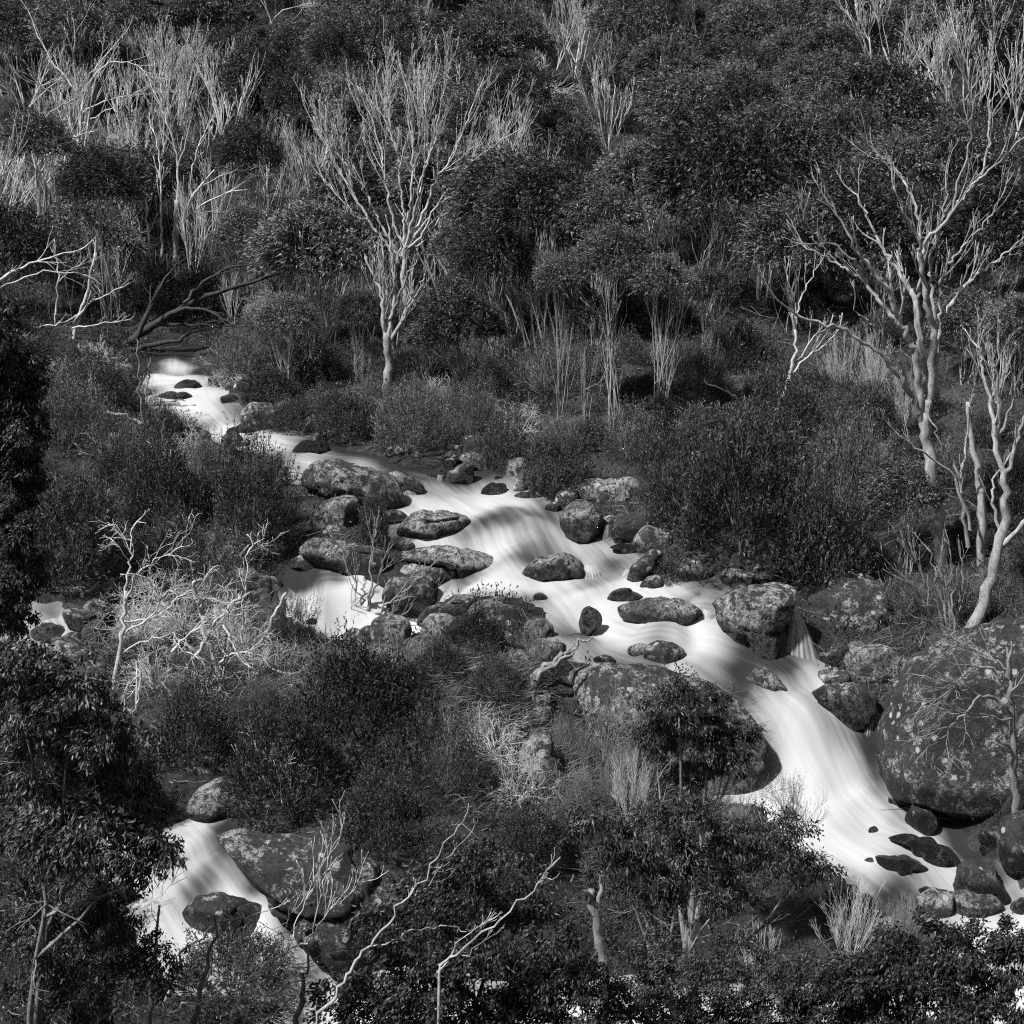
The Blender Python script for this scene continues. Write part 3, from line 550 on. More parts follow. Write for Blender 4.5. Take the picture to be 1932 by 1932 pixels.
 ('5',[(690,1650),(740,1620),(790,1640),(790,1690),(720,1700)],'pale pebble-sized stone in island grass below the round rocks',{}),
 ('8',[(1050,260),(1080,190),(1160,175),(1190,250),(1170,350),(1080,370)],'pale blocky stone left of the dark tangled dead bush',{}),
 ('8',[(1000,480),(1080,390),(1170,410),(1200,520),(1240,690),(1150,740),(1030,640)],'rough streaked rock below the dark tangled dead bush',dict(depth=.6)),
 ('8',[(880,330),(930,290),(1000,300),(1000,340),(920,360)],'small mottled stone in the island grass',{}),
 ('5',[(230,1620),(280,1585),(350,1590),(395,1625),(360,1660),(260,1655)],'low rock at the foot of the bare forked sapling',{}),
 ('5',[(860,1620),(910,1590),(960,1600),(980,1650),(930,1680),(870,1670)],'dark stone in the middle of the island head',{}),
]
for z, pts, lab, kw in RK: rock(z, pts, lab, **kw)

rng = np.random.default_rng(55); n_ = 0; tries = 0
while n_ < 105 and tries < 12000:
    tries += 1
    y = rng.uniform(25, 52); x = rng.uniform(-.29, .29) * y; d = float(gsd(np.array([x]), np.array([y]))[0])
    if not -.5 < d < (1.6 if y < 30 and x > 5.6 else .22): continue
    px, py = project((x, y, float(gbase(np.array([x]), np.array([y]))[0])))
    if py > 1790 or any((x - a) ** 2 + (y - b) ** 2 < (r * .85) ** 2 for a, b, r in OCC): continue
    m = mpp(px, py, y); w = rng.uniform(.28, .95) * rng.uniform(.6, 1) / m; h = w * rng.uniform(.4, .75); n_ += 1; k = 9
    th = np.arange(k) * 2 * math.pi / k; rr = rng.uniform(.8, 1.1, k)
    o = [(px + w * .5 * r * math.cos(t), py - h * .45 - h * .55 * r * math.sin(t)) for t, r in zip(th, rr)]
    zn = ('round the uppermost pool' if py < 830 else 'by the dark pool' if py < 920 else 'beside the upper rapids' if py < 1100 and px < 1130 else 'under the right bank' if px > 1130 and py < 1200 else 'round the island head' if py < 1250 and px > 700 else 'by the left cascade' if py < 1260 else 'by the lower left channel' if px < 700 else 'by the main fall' if py < 1500 else 'in the lower right rapids')
    rock('D', o, 'small stone ' + zn, wet=.12 if d > -.15 else 0., moss=float(rng.choice((.3, .5, .7))), group='small stones ' + zn, name='stone', cat='stone', facets=4)

# ------------------------------------------------------------------ free-falling sheets of water
def fall(z, top, bottom, label_Y=None, dY=.5, foam=1., name='waterfall', thick=.03, sag=.35):
    t = D(z, top); b = D(z, bottom); Yb = hitb(b[0][0] * .5 + b[1][0] * .5, b[0][1] * .5 + b[1][1] * .5)[1] + .1
    nu, nv = 25, 16; V = []; Fo = []; UV = []
    for i in range(nu):
        u = i / (nu - 1)
        a = at(t[0][0] + (t[1][0] - t[0][0]) * u, t[0][1] + (t[1][1] - t[0][1]) * u, Yb + dY)
        c = at(b[0][0] + (b[1][0] - b[0][0]) * u, b[0][1] + (b[1][1] - b[0][1]) * u, Yb)
        for j in range(nv):
            v = j / (nv - 1); h = v ** .62
            p = a + (c - a) * np.array((h, h, v)); p[1] -= .12 * math.sin(math.pi * u) + .03 * math.sin(u * 37) * v
            V.append(p); Fo.append(foam * min(1., 6 * min(u, 1 - u) + .05) * (1. - .35 * v)); UV.append((v * 2, u))
    n = nu * nv; V = np.array(V); V2 = V + np.array((0, thick, 0)); q = []
    for i in range(nu - 1):
        for j in range(nv - 1): q.append((i * nv + j, (i + 1) * nv + j, (i + 1) * nv + j + 1, i * nv + j + 1))
    q = np.array(q); q = np.concatenate([q, q[:, ::-1] + n])
    me = mesh_np(name, np.concatenate([V, V2]), q, M['fall'], True); attr(me, 'foam', Fo + Fo)
    uv = me.uv_layers.new(name='flow'); UV = np.array(UV + UV, np.float32); uv.data.foreach_set('uv', UV[q.ravel()].ravel())
    obj(name, me, None, 'structure')
fall('c', [(895, 520), (950, 545)], [(820, 1030), (1165, 1030)], dY=.55, foam=1.3)
fall('c', [(60, 520), (150, 535)], [(55, 765), (195, 770)], dY=.4, foam=.8)
fall('b', [(880, 1265), (985, 1270)], [(850, 1425), (1060, 1420)], dY=.3, foam=.8)
fall('b', [(1065, 880), (1125, 885)], [(1030, 1050), (1135, 1050)], dY=.3, foam=.4)
fall('b', [(1265, 1310), (1330, 1300)], [(1190, 1440), (1300, 1440)], dY=.3, foam=.7)
fall('a', [(1085, 515), (1140, 540)], [(1110, 665), (1265, 640)], dY=.3, foam=.55)
fall('a', [(1420, 415), (1490, 415)], [(1410, 510), (1480, 510)], dY=.2, foam=.4)
fall('c', [(1560, 1560), (1680, 1530)], [(1480, 1880), (1670, 1880)], dY=.4, foam=.45)
fall('4', [(130, 1530), (300, 1520)], [(80, 1640), (380, 1640)], dY=.3, foam=1.3)
fall('a', [(10, 1480), (330, 1700)], [(20, 1800), (420, 1900)], dY=.5, foam=.9)
fall('a', [(330, 1700), (600, 1500)], [(420, 1900), (830, 1800)], dY=.5, foam=.9)
fall('7', [(1440, 1420), (1620, 1440)], [(1560, 1750), (1780, 1740)], dY=.5, foam=.95)

# ------------------------------------------------------------------ plant library
def lobes(rng, n, k=.28):
    c = rng.normal(0, 1, (n, 3)); c[:, 2] = np.abs(c[:, 2]); c /= np.linalg.norm(c, axis=1, keepdims=True); a = rng.uniform(-k * .5, k, n)
    def f(d): return 1 + (a[None] * np.exp(-((1 - d @ c.T) / .045))).sum(1)
    return f
def shrub_mesh(seed, mt, ns=1500, k=9, ls=.062, lw=.02, upb=.9, name='foliage', ln=(.14, .30)):
    rng = np.random.default_rng(seed); lf = lobes(rng, 34, .5)
    d = rng.normal(0, 1, (ns, 3)); d[:, 2] = np.abs(d[:, 2]) * 1.05 - .12; d /= np.linalg.norm(d, axis=1, keepdims=True)
    r = lf(d) * (.45 + .50 * rng.random(ns) ** .45)
    b = d * r[:, None] * np.array((.86, .86, .95)); b[:, 2] += .12
    sd = d + np.array((0, 0, upb)) + rng.normal(0, .38, (ns, 3)); sd /= np.linalg.norm(sd, axis=1, keepdims=True)
    t = np.linspace(0, 1, k)[None, :] + rng.uniform(-.05, .05, (ns, k)); ln = rng.uniform(ln[0], ln[1], ns)
    pos = b[:, None, :] + sd[:, None, :] * (t * ln[:, None])[..., None]
    lr = sd[:, None, :] * .75 + rng.normal(0, .55, (ns, k, 3))
    v, f = leaves(pos.reshape(-1, 3), lr.reshape(-1, 3), rng.uniform(.7, 1.3, ns * k) * ls, lw, rng)
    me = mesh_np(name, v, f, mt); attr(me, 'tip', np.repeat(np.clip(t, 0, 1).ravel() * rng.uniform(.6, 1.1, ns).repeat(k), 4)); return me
def stems_mesh(seed, n, h, spread, r, mt, lev=1, name='stem'):
    rng = np.random.default_rng(seed); tb = TB()
    for i in range(n):
        a = rng.uniform(0, 6.28); s = spread * rng.uniform(.2, 1)
        d = unit(np.array((math.cos(a) * s, math.sin(a) * s, 1.)))
        grow(tb, rng, np.array((rng.normal(0, .04), rng.normal(0, .04), -.12)), d, h * rng.uniform(.75, 1.1), r * rng.uniform(.6, 1.1), lev, .12, .05, kids=(2, 4))
    return tb.mesh(name, mt)
SHR = [(shrub_mesh(10 + i, M['heath']), stems_mesh(30 + i, 7, .8, .9, .022, M['twig'])) for i in range(5)]
SHL = [(shrub_mesh(50 + i, M['heath_pale'], 750, 12, .06, .015, 1.6, ln=(.3, .65)), stems_mesh(55 + i, 16, .95, .8, .014, M['twig'], 2)) for i in range(3)]
SHD = [(shrub_mesh(20 + i, M['heath_dark'], 1700), stems_mesh(40 + i, 6, .8, .9, .022, M['darkwood'])) for i in range(2)]
def gum_crown(seed, mt, ns=1900, k=8, ls=.075, lw=.024, name='crown'):
    """soft dome of windblown leaf sprays, radius about 1, its rim at z = 0"""
    rng = np.random.default_rng(seed); lf = lobes(rng, 22, .34)
    d = rng.normal(0, 1, (ns, 3)); d[:, 2] = np.abs(d[:, 2]) * 1.1 - .15; d /= np.linalg.norm(d, axis=1, keepdims=True)
    gap = vnoise(d[:, 0] * 3.2 + seed, d[:, 1] * 3.2, d[:, 2] * 3.2, 3) > -.42; d = d[gap]; ns = len(d)
    b = d * (lf(d) * (.5 + .42 * rng.random(ns) ** .5))[:, None] * np.array((.88, .88, .72))
    sd = d + np.array((-.45, 0, -.1)) + rng.normal(0, .4, (ns, 3)); sd /= np.linalg.norm(sd, axis=1, keepdims=True)
    t = np.linspace(0, 1, k)[None, :] + rng.uniform(-.06, .06, (ns, k)); ln = rng.uniform(.14, .32, ns)
    pos = b[:, None, :] + sd[:, None, :] * (t * ln[:, None])[..., None]
    lr = sd[:, None, :] * .8 + np.array((-.2, 0, -.35)) + rng.normal(0, .45, (ns, k, 3))
    v, f = leaves(pos.reshape(-1, 3), lr.reshape(-1, 3), rng.uniform(.7, 1.3, ns * k) * ls, lw, rng)
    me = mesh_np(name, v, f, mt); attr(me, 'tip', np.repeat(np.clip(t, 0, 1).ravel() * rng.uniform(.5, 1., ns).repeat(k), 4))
    cs = []
    for i in range(12):
        a = i * 2.4; r = .72 * math.sqrt((i + .4) / 12); cs.append((math.cos(a) * r, math.sin(a) * r, .5 * (1 - r * r), .3))
    return me, np.array(cs)
def gum_stems(seed, cs, n, hbase, mt, r=.028):
    """stems rise from (0,0,-hbase) into the crown whose centre is the origin"""
    rng = np.random.default_rng(seed); tb = TB()
    for i in range(n):
        c = cs[(i * 3 + seed) % len(cs)]; a = rng.uniform(0, 6.28); b = np.array((math.cos(a) * .16, math.sin(a) * .16, -hbase - .1)) * (1, 1, 1) + rng.normal(0, .05, 3) * (1, 1, 0)
        e = np.array((c[0] * 1.05, c[1] * 1.05, c[2] - .05)); t = np.linspace(0, 1, 10)[:, None]; ex = rng.uniform(.8, 1.5)
        p = b + (e - b) * t; p[:, :2] = b[:2] + (e[:2] - b[:2]) * t ** ex
        w = np.cumsum(rng.normal(0, .03, p.shape), 0); w -= w[-1] * t; p += w * np.array((1, 1, .3))
        r0 = r * rng.uniform(.45, 1.2); rr = np.linspace(r0, r0 * .35, 10); tb.tube(p, rr, 5)
        for q in range(4):
            m = rng.integers(2, 8); d = unit(unit(p[m] - p[m - 1]) + rng.normal(0, .33, 3)); grow(tb, rng, p[m], d, rng.uniform(.4, .9), rr[m] * .6, 1, .10, .06, kids=(1, 3), ang=(.2, .5), rmin=.003)
    return tb.mesh('stem', mt)
DTW = [stems_mesh(58 + i, 9, 1.05, 1.1, .011, M['deadwood'] if i else M['greywood'], 2) for i in range(3)]
GUM = []
for i in range(6):
    cm, cs = gum_crown(60 + i, M['gum'] if i % 3 else M['gum_dark']); GUM.append((cm, gum_stems(80 + i, cs, 8 + i % 4, 1.9, M['bark'], .022)))
def dead_tree_meshes(seed, stems=4, h=1., spread=.45, lev=3, r=.014, kids=(3, 5), wander=.09, up=.07, ang=(.15, .45)):
    """unit-height bleached tree: list of meshes, one per main stem"""
    rng = np.random.default_rng(seed); ms = []
    for i in range(stems):
        tb = TB(); a = 6.28 * i / stems + rng.normal(0, .5); s = spread * rng.uniform(.3, 1.1)
        d = unit(np.array((math.cos(a) * s, math.sin(a) * s * .8, 1.)))
        grow(tb, rng, np.array((math.cos(a) * .02, math.sin(a) * .02, -.03)), d, h * rng.uniform(.6, .85), r * rng.uniform(.7, 1.15), lev, wander, up, ang=ang, kids=kids, taper=.3, shrink=(.5, .85), sides=6, rmin=.0012)
        ms.append(tb.mesh('stem', M['deadwood']))
    return ms
DEAD = [dead_tree_meshes(120, 5, spread=.55), dead_tree_meshes(121, 3, spread=.5), dead_tree_meshes(122, 6, spread=1.1, up=.0, ang=(.25, .7)), dead_tree_meshes(123, 4, spread=.3, lev=2, kids=(4, 6)),
        dead_tree_meshes(124, 2, spread=.6, lev=2), dead_tree_meshes(125, 7, spread=.3, lev=2, r=.011)]
def brush_mesh(seed, n=13, spread=1.2, wander=.3, up=.0, lev=2, r=.015, mt=None, kids=(4, 6), ang=(.4, 1.0)):
    rng = np.random.default_rng(seed); tb = TB()
    for i in range(n):
        a = rng.uniform(0, 6.28); s = spread * rng.uniform(.3, 1.1); d = unit(np.array((math.cos(a) * s, math.sin(a) * s, rng.uniform(.35, 1.))))
        grow(tb, rng, np.array((rng.normal(0, .05), rng.normal(0, .05), -.05)), d, rng.uniform(.6, 1.05), r * rng.uniform(.6, 1.2), lev, wander, up, ang=ang, kids=kids, taper=.35, rmin=.0025)
    return tb.mesh('branches', mt or M['deadwood'])
TANGLE = [brush_mesh(200 + i, 20) for i in range(3)] + [brush_mesh(203, 22, 1.5, .36, -.05)]
BROOM = [brush_mesh(210 + i, 26, .7, .12, .06, 2, .007, M['greywood'] if i % 2 else M['deadwood'], (4, 6), (.2, .5)) for i in range(4)]
GREYB = [brush_mesh(220 + i, 20, .9, .25, .02, 2, .009, M['greywood'], (3, 5)) for i in range(2)]

def spot(px, py):
    p = hit(px, py); return p
def shrub(px, py, w, h, label, i=0, dark=False, group='heath shrubs on the stream banks', name='heath_shrub'):
    p = spot(px, py); m = mpp(px, py, p[1]); W_, H_ = w * m / 2.45, h * m / 1.42
    y = p[1] + W_ * .45; z = gz(p[0] * y / p[1], y)
    lib = SHD if dark else SHL if (int(px * 7 + py * 3) % 10) < 3 else SHR
    t = thing(name, (p[0] * y / p[1], y, z - .08), label, 'shrub', group, rz=px * .37 + py * .11, scale=(W_, W_, H_))
    f, s = lib[i % len(lib)]; obj('foliage', f, t, 'stuff'); obj('stem', s, t)
    if int(px * 3 + py * 7) % 10 < 5: obj('dead_twig', DTW[int(px) % 3], t)
    OCC.append((p[0], y, W_ * .8)); return t
def gum(px, py, top, w, label, i=0, group='live snow gums on the hillside'):
    p = spot(px, py); m = mpp(px, py, p[1]); R = w * m / 1.9; H = (py - top) * m / cP
    t = thing('snow_gum', p - np.array((0, 0, .05)), label, 'tree', group, rz=px * .7, scale=(1, 1, 1))
    cm, sm = GUM[i % len(GUM)]; cr = R * .5
    c = obj('crown', cm, t, 'stuff'); s = obj('stem', sm, t)
    k = (H - R * .45) / (1.9 + .35)
    for q in (c, s): q.scale = (R, R, k); q.location = (0, 0, 1.9 * k)
    c.scale = (R, R, R * 1.05); c.location = (0, 0, H - R * .8); c.rotation_euler = (0, 0, -px * .7 + math.sin(px) * .5); OCC.append((p[0], p[1], R * .7)); return t
def dead(px, py, h, label, i=0, w=1., lean=0., group='dead bleached snow gums on the hillside'):
    p = spot(px, py); m = mpp(px, py, p[1]); H = h * m
    t = thing('dead_tree', p - np.array((0, 0, .05)), label, 'dead tree', group, rz=px * .7, scale=(H * w, H * w, H)); t.rotation_euler[1] = lean
    for ms in DEAD[i % len(DEAD)]: obj('stem', ms, t)
    OCC.append((p[0], p[1], .6)); DCLEAR.append((p[0], p[1])); return t
def brush(px, py, w, h, label, me, group='dead brush along the banks', name='dead_bush', cat='dead bush', dz=0., Y=None):
    p = spot(px, py) if Y is None else at(px, py, Y); m = mpp(px, py, p[1])
    t = thing(name, (p[0], p[1], p[2] - .03 + dz), label, cat, group, rz=px * .9, scale=(w * m / 1.9, w * m / 1.9, h * m / 1.15))
    obj('branches', me, t); OCC.append((p[0], p[1], .36 * w * m)); return t

# ------------------------------------------------------------------ hero trees: limbs surveyed one by one
def smooth(p, it=2):
    p = np.asarray(p, float)
    for _ in range(it):
        q = np.empty((len(p) * 2 - 1, 3)); q[::2] = p; q[1::2] = (p[:-1] + p[1:]) / 2
        r = q.copy(); r[1:-1] = q[1:-1] * .6 + (q[:-2] + q[2:]) * .2; p = r
    return p
def hero(name, label, cat, base, limbs, Y=None, m='deadwood', seed=1, group=None, tw=(5, .9, 1), wander=.12, up=.14, trunk='trunk', side=6, rs=.78):
    rng = np.random.default_rng(seed); b = hit(*base) if Y is None else at(base[0], base[1], Y)
    Y0 = b[1]; root = np.array((b[0], Y0, gz(b[0], Y0)))
    t = thing(name, root, label, cat, group)
    for li, lb in enumerate(limbs):
        z, pts, r0, r1, y0, y1 = lb[:6]; n_tw = lb[6] if len(lb) > 6 else tw[0]
        pp = D(z, pts); k = len(pp); P = np.array([at(x, y, Y0 + y0 + (y1 - y0) * i / (k - 1)) for i, (x, y) in enumerate(pp)])
        P = smooth(P); P[1:-1] += rng.normal(0, .024, P[1:-1].shape)
        if li == 0:
            P[0, 2] = min(P[0, 2], gz(P[0, 0], P[0, 1]) - .05)
        rr = np.linspace(r0, r1, len(P)) * rs * (1 + .13 * np.sin(np.arange(len(P)) * 2.3 + li) * rng.random(len(P))); tb = TB(); tb.tube(P, rr, side)
        ln = np.linalg.norm(P[-1] - P[0])
        for q in range(n_tw):
            i = int(len(P) * rng.uniform(.3, .97)); i = min(max(i, 1), len(P) - 2); d = unit(P[i + 1] - P[i - 1])
            ax = unit(np.cross(d, rng.normal(0, 1, 3))); a = rng.uniform(.15, .5)
            grow(tb, rng, P[i], unit(d * math.cos(a) + ax * math.sin(a)), tw[1] * rng.uniform(.5, 1.2), max(rr[i] * .5, .006), tw[2], wander, up, ang=(.2, .6), kids=(2, 4), taper=.45, sides=5)
        if n_tw: grow(tb, rng, P[-1], unit(P[-1] - P[-2]), tw[1] * .6, r1, 1, wander, up, ang=(.2, .5), kids=(1, 3), taper=.5, sides=5)
        if li == 0 and cat == 'dead tree' and Y0 > 52: DCLEAR.append((root[0], Y0)); OCC.append((root[0], Y0, 1.))
        obj(trunk if li == 0 else 'branch', tb.mesh(trunk if li == 0 else 'branch', M[m], root), t)
    return t
hero('dead_tree', 'tall white dead tree spraying upward in the centre of the hillside', 'dead tree', (765, 640), [
 ('e', [(1110,1850),(1115,1400),(1105,1100),(1120,960)], .11, .085, 0, 0, 0),
 ('e', [(1110,1080),(940,960),(850,850),(780,720),(700,590),(620,460),(520,300),(440,130),(380,10),(330,-80)], .055, .02, 0, .4),
 ('e', [(780,720),(690,710),(570,600),(500,510),(420,440),(340,330)], .03, .012, .2, .6),
 ('e', [(1110,1060),(960,920),(900,780),(840,660),(760,520),(700,400),(640,290),(540,190),(470,80),(380,-50)], .05, .018, 0, -.6),
 ('e', [(1100,980),(1060,860),(990,720),(960,560),(940,400),(910,250),(900,100),(860,-40),(800,-250)], .05, .02, 0, .9),
 ('e', [(1095,960),(1105,750),(1110,640),(1080,480),(1055,380),(1070,180),(1040,40),(1000,-100),(960,-280),(880,-480)], .05, .02, 0, -.3),
 ('e', [(1130,960),(1150,700),(1170,550),(1190,300),(1200,100),(1180,-150),(1150,-350),(1120,-560)], .05, .02, 0, .5),
 ('e', [(1130,950),(1190,700),(1240,500),(1260,350),(1330,200),(1380,50),(1420,-150),(1450,-350),(1480,-500)], .05, .02, 0, -.8),
 ('e', [(1140,950),(1280,680),(1330,560),(1380,420),(1430,300),(1540,150),(1640,-20),(1700,-200),(1730,-300)], .05, .02, 0, .8),
 ('e', [(1140,980),(1310,730),(1420,590),(1540,500),(1660,380),(1760,250),(1850,100),(1932,-50)], .045, .018, 0, 0),
 ('e', [(1150,1020),(1290,930),(1400,760),(1480,670),(1600,600),(1700,560),(1830,600),(1930,610)], .035, .012, 0, .6),
 ('e', [(1140,990),(1260,900),(1380,650),(1520,440),(1660,250),(1800,120),(1932,60),(2050,-50)], .04, .015, 0, -.7),
 ('e', [(1060,180),(1010,0),(970,-150),(900,-260),(850,-400)], .03, .014, .3, 1.0), ('e', [(1240,500),(1300,250),(1330,60),(1320,-200),(1300,-420)], .03, .014, -.2, .9),
 ('e', [(620,460),(600,260),(560,100),(520,-60)], .026, .012, .3, -.2), ('e', [(1190,300),(1250,60),(1260,-160),(1240,-440)], .03, .014, .3, -.6)],
 seed=5, tw=(8, 1.6, 2), up=.16, rs=.88)
hero('dead_tree', 'stout broken-topped dead tree standing in front of the tall white one', 'dead tree', (732, 742), [
 ('e', [(950,2360),(965,2100),(950,1932),(945,1800)], .17, .13, 0, 0, 0),
 ('e', [(930,1900),(910,1600),(890,1430),(840,1300),(780,1170)], .085, .03, 0, .2, 1), ('e', [(915,1600),(905,1450),(910,1250),(905,1010)], .05, .025, .1, -.2, 1),
 ('e', [(955,1850),(1000,1600),(1020,1350),(1000,1150),(970,950),(960,780)], .075, .028, 0, .3, 2), ('e', [(1000,1600),(1080,1380),(1160,1200),(1235,1090)], .05, .022, .1, -.5, 2),
 ('e', [(960,1900),(1100,1650),(1170,1510),(1260,1380),(1340,1290)], .075, .022, 0, -.3, 2), ('e', [(1080,1680),(1150,1480),(1190,1390)], .04, .024, -.1, .3, 1),
 ('e', [(1010,1200),(1060,1000),(1095,930)], .04, .028, .2, .4, 0), ('e', [(1240,1400),(1290,1290),(1305,1230)], .03, .018, -.3, -.4, 0),
 ('e', [(970,1900),(1030,1760),(1100,1620)], .05, .03, 0, .5, 1), ('e', [(940,1650),(950,1480),(1000,1360)], .04, .02, 0, -.4, 1)], m='bark', seed=8, tw=(2, .5, 1))
hero('dead_tree', 'great pale dead gum with fanned limbs at the right edge', 'dead tree', (1772, 1085), [
 ('6', [(1500,1340),(1490,1050),(1465,800),(1430,640),(1405,500),(1420,380)], .21, .15, 0, 0, 0),
 ('d', [(880,1900),(830,1600),(820,1300),(770,1080),(690,900),(620,760),(570,620),(480,450),(380,300),(250,120),(150,20),(0,-260),(-130,-560)], .13, .022, 0, -.8, 6),
 ('d', [(600,790),(480,640),(360,510),(250,370),(130,270),(0,220),(-180,110),(-380,-10)], .07, .018, -.3, .5, 5),
 ('d', [(250,370),(220,240),(130,150),(0,40),(-180,-80),(-300,-150),(-380,-320)], .05, .015, .1, -.7, 4),
 ('d', [(910,1350),(850,1000),(820,750),(790,560),(740,470),(620,290),(500,120),(430,0),(330,-200),(250,-420),(140,-560)], .11, .018, .1, .9, 6),
 ('d', [(835,750),(810,560),(850,400),(850,230),(870,60),(820,-160)], .06, .02, .4, .1, 3),
 ('d', [(950,1600),(980,1100),(970,800),(900,600),(870,350),(850,100),(830,0),(760,-180),(620,-420),(560,-640)], .12, .02, 0, -.9, 6),
 ('3', [(1400,1330),(1390,1100),(1330,1000),(1300,950),(1240,850),(1180,820)], .05, .016, .3, .9, 5),
 ('3', [(1400,1330),(1420,1250),(1500,1190),(1560,1100),(1630,1010),(1700,930),(1800,850),(1932,720),(2020,560)], .06, .018, .0, -.6, 6),
 ('d', [(980,1500),(1010,1250),(1030,900),(1060,780),(1180,600),(1320,430),(1420,320),(1560,210),(1720,90),(1900,-60)], .10, .02, 0, .7, 6),
 ('d', [(980,900),(985,550),(940,350),(945,220),(980,0),(1040,-250),(1130,-520),(1120,-800)], .06, .018, .1, 1., 6),
 ('d', [(1050,800),(1070,550),(1040,420),(1080,300),(1160,150),(1260,60),(1400,-90),(1560,-300),(1700,-520)], .06, .016, .2, -.4, 6),
 ('6', [(1410,560),(1370,400),(1310,310),(1270,240),(1200,150),(1100,80),(960,0),(820,-40),(720,-80),(640,-130),(570,-240)], .09, .016, 0, -1.1, 3),
 ('d', [(790,1640),(700,1420),(640,1220),(540,1080),(430,910),(330,810),(220,740),(150,650)], .055, .014, .1, -.8, 3),
 ('3', [(1640,1010),(1730,880),(1760,700),(1740,560),(1760,380)], .045, .016, -.2, .5, 5), ('3', [(1560,1100),(1600,900),(1660,760),(1650,600),(1720,420)], .04, .014, 0, -.6, 5)],
 m='bark', seed=11, tw=(8, .9, 1), side=8, wander=.12, rs=.68)
hero('dead_tree', 'bleached dead tree behind the left pool, limbs sweeping right', 'dead tree', (330, 500), [
 ('1', [(925,1420),(918,1340),(920,1200),(925,1050)], .14, .10, 0, 0, 0),
 ('1', [(922,1100),(935,950),(935,850),(900,700),(850,560),(800,470)], .08, .02, 0, .6, 6), ('1', [(922,1280),(960,1130),(1040,980),(1150,860),(1280,770)], .085, .02, 0, -.6, 7),
 ('1', [(1000,1060),(1000,900),(1040,760),(1090,660)], .05, .018, -.1, .5, 5), ('1', [(850,1400),(845,1250),(850,1100),(840,900),(830,750),(800,680)], .08, .02, .2, .8, 6),
 ('1', [(790,1380),(775,1200),(765,1000),(740,850),(700,740)], .06, .018, -.2, -.5, 5), ('1', [(950,1160),(1100,1040),(1250,985),(1400,1020)], .045, .014, 0, -.8, 5),
 ('1', [(1040,990),(1180,900),(1310,890)], .035, .012, -.3, .4, 4), ('1', [(930,900),(960,780),(1000,640),(990,570)], .04, .016, .2, -.5, 5), ('1', [(960,1130),(1060,1100),(1180,1110),(1240,1130)], .03, .012, 0, .6, 4)],
 seed=14, tw=(5, 1.1, 1), up=.08)
hero('dead_tree', 'thin bent dead tree at the left, boughs reaching over the slope', 'dead tree', (68, 450), [
 ('1', [(185,1260),(205,1100),(195,950),(190,870)], .12, .08, 0, 0, 0), ('1', [(190,900),(160,760),(200,660),(260,590),(330,550)], .05, .02, 0, .5, 5), ('1', [(190,880),(230,820),(330,760),(440,700)], .05, .018, 0, -.6, 6),
 ('1', [(200,1000),(300,900),(420,850),(520,760)], .045, .016, 0, .4, 6), ('1', [(190,880),(140,850),(60,770),(10,730)], .04, .016, 0, -.5, 4), ('1', [(195,950),(240,870),(240,740),(300,660)], .04, .016, 0, .3, 5)], seed=15, tw=(5, 1., 1), up=.06)
hero('dead_tree', 'wide dead tree with level boughs near the top left', 'dead tree', (158, 280), [
 ('1', [(430,790),(425,640),(410,520),(400,430)], .13, .08, 0, 0, 0), ('1', [(410,500),(360,420),(270,330),(200,190),(150,60)], .06, .02, 0, .8, 5), ('1', [(405,450),(380,330),(400,210),(380,90)], .06, .02, 0, -.6, 6),
 ('1', [(415,560),(330,530),(250,470),(190,430)], .05, .02, 0, -.5, 5), ('1', [(420,500),(500,380),(580,310),(700,330),(790,400)], .055, .016, 0, -.7, 6), ('1', [(425,600),(540,520),(680,500),(860,480)], .05, .014, 0, .6, 6),
 ('1', [(420,450),(520,330),(600,240),(660,170)], .045, .016, 0, .6, 6), ('1', [(425,650),(520,600),(640,540),(780,440),(870,420)], .04, .014, 0, -.4, 5)], seed=16, tw=(5, 1.4, 1), up=.05)
hero('dead_tree', 'pale dead tree with arching crown at the top, left of centre', 'dead tree', (500, 95), [
 ('1', [(1370,300),(1385,200),(1420,120)], .12, .09, 0, 0, 0), ('1', [(1420,140),(1450,60),(1560,30),(1680,10),(1780,40)], .05, .016, 0, .6, 6), ('1', [(1400,170),(1320,110),(1230,80),(1120,30)], .05, .016, 0, -.5, 6),
 ('1', [(1390,200),(1280,210),(1100,170),(930,150)], .045, .014, 0, .6, 6), ('1', [(1420,130),(1400,40),(1360,-40)], .05, .02, 0, 0, 4), ('1', [(1420,120),(1500,130),(1600,110),(1660,130)], .04, .014, 0, -.6, 5)], seed=17, tw=(5, 1.5, 1), up=.03)
hero('dead_branch', 'two long white boughs reaching in from the left edge', 'dead branch', (-30, 640), [
 ('1', [(-160,1760),(-120,1600),(-60,1510),(0,1465),(120,1390),(260,1340),(420,1310)], .08, .025, 0, -.2, 3), ('1', [(-60,1530),(0,1510),(130,1450),(250,1420),(440,1440)], .05, .02, 0, .5, 3), ('1', [(260,1345),(360,1390),(480,1470)], .03, .014, -.1, .2, 2)], seed=18, tw=(3, .8, 1), up=.02)
hero('dead_tree', 'leaning white stems rising from scrub left of the upper pool', 'dead tree', (145, 640), [
 ('1', [(385,1760),(420,1640),(460,1520),(500,1320)], .09, .04, 0, 0, 2), ('1', [(390,1700),(430,1620),(520,1560),(630,1510)], .06, .02, 0, -.5, 4), ('1', [(290,1700),(300,1550),(310,1400),(290,1320)], .05, .025, .3, .5, 3),
 ('1', [(170,1715),(300,1710),(390,1660)], .04, .03, -.2, 0, 1), ('1', [(380,1720),(520,1700),(650,1680)], .04, .014, -.3, -.6, 3), ('1', [(300,1480),(360,1420),(430,1380)], .03, .014, .4, .2, 3)], seed=19, tw=(3, .6, 1))
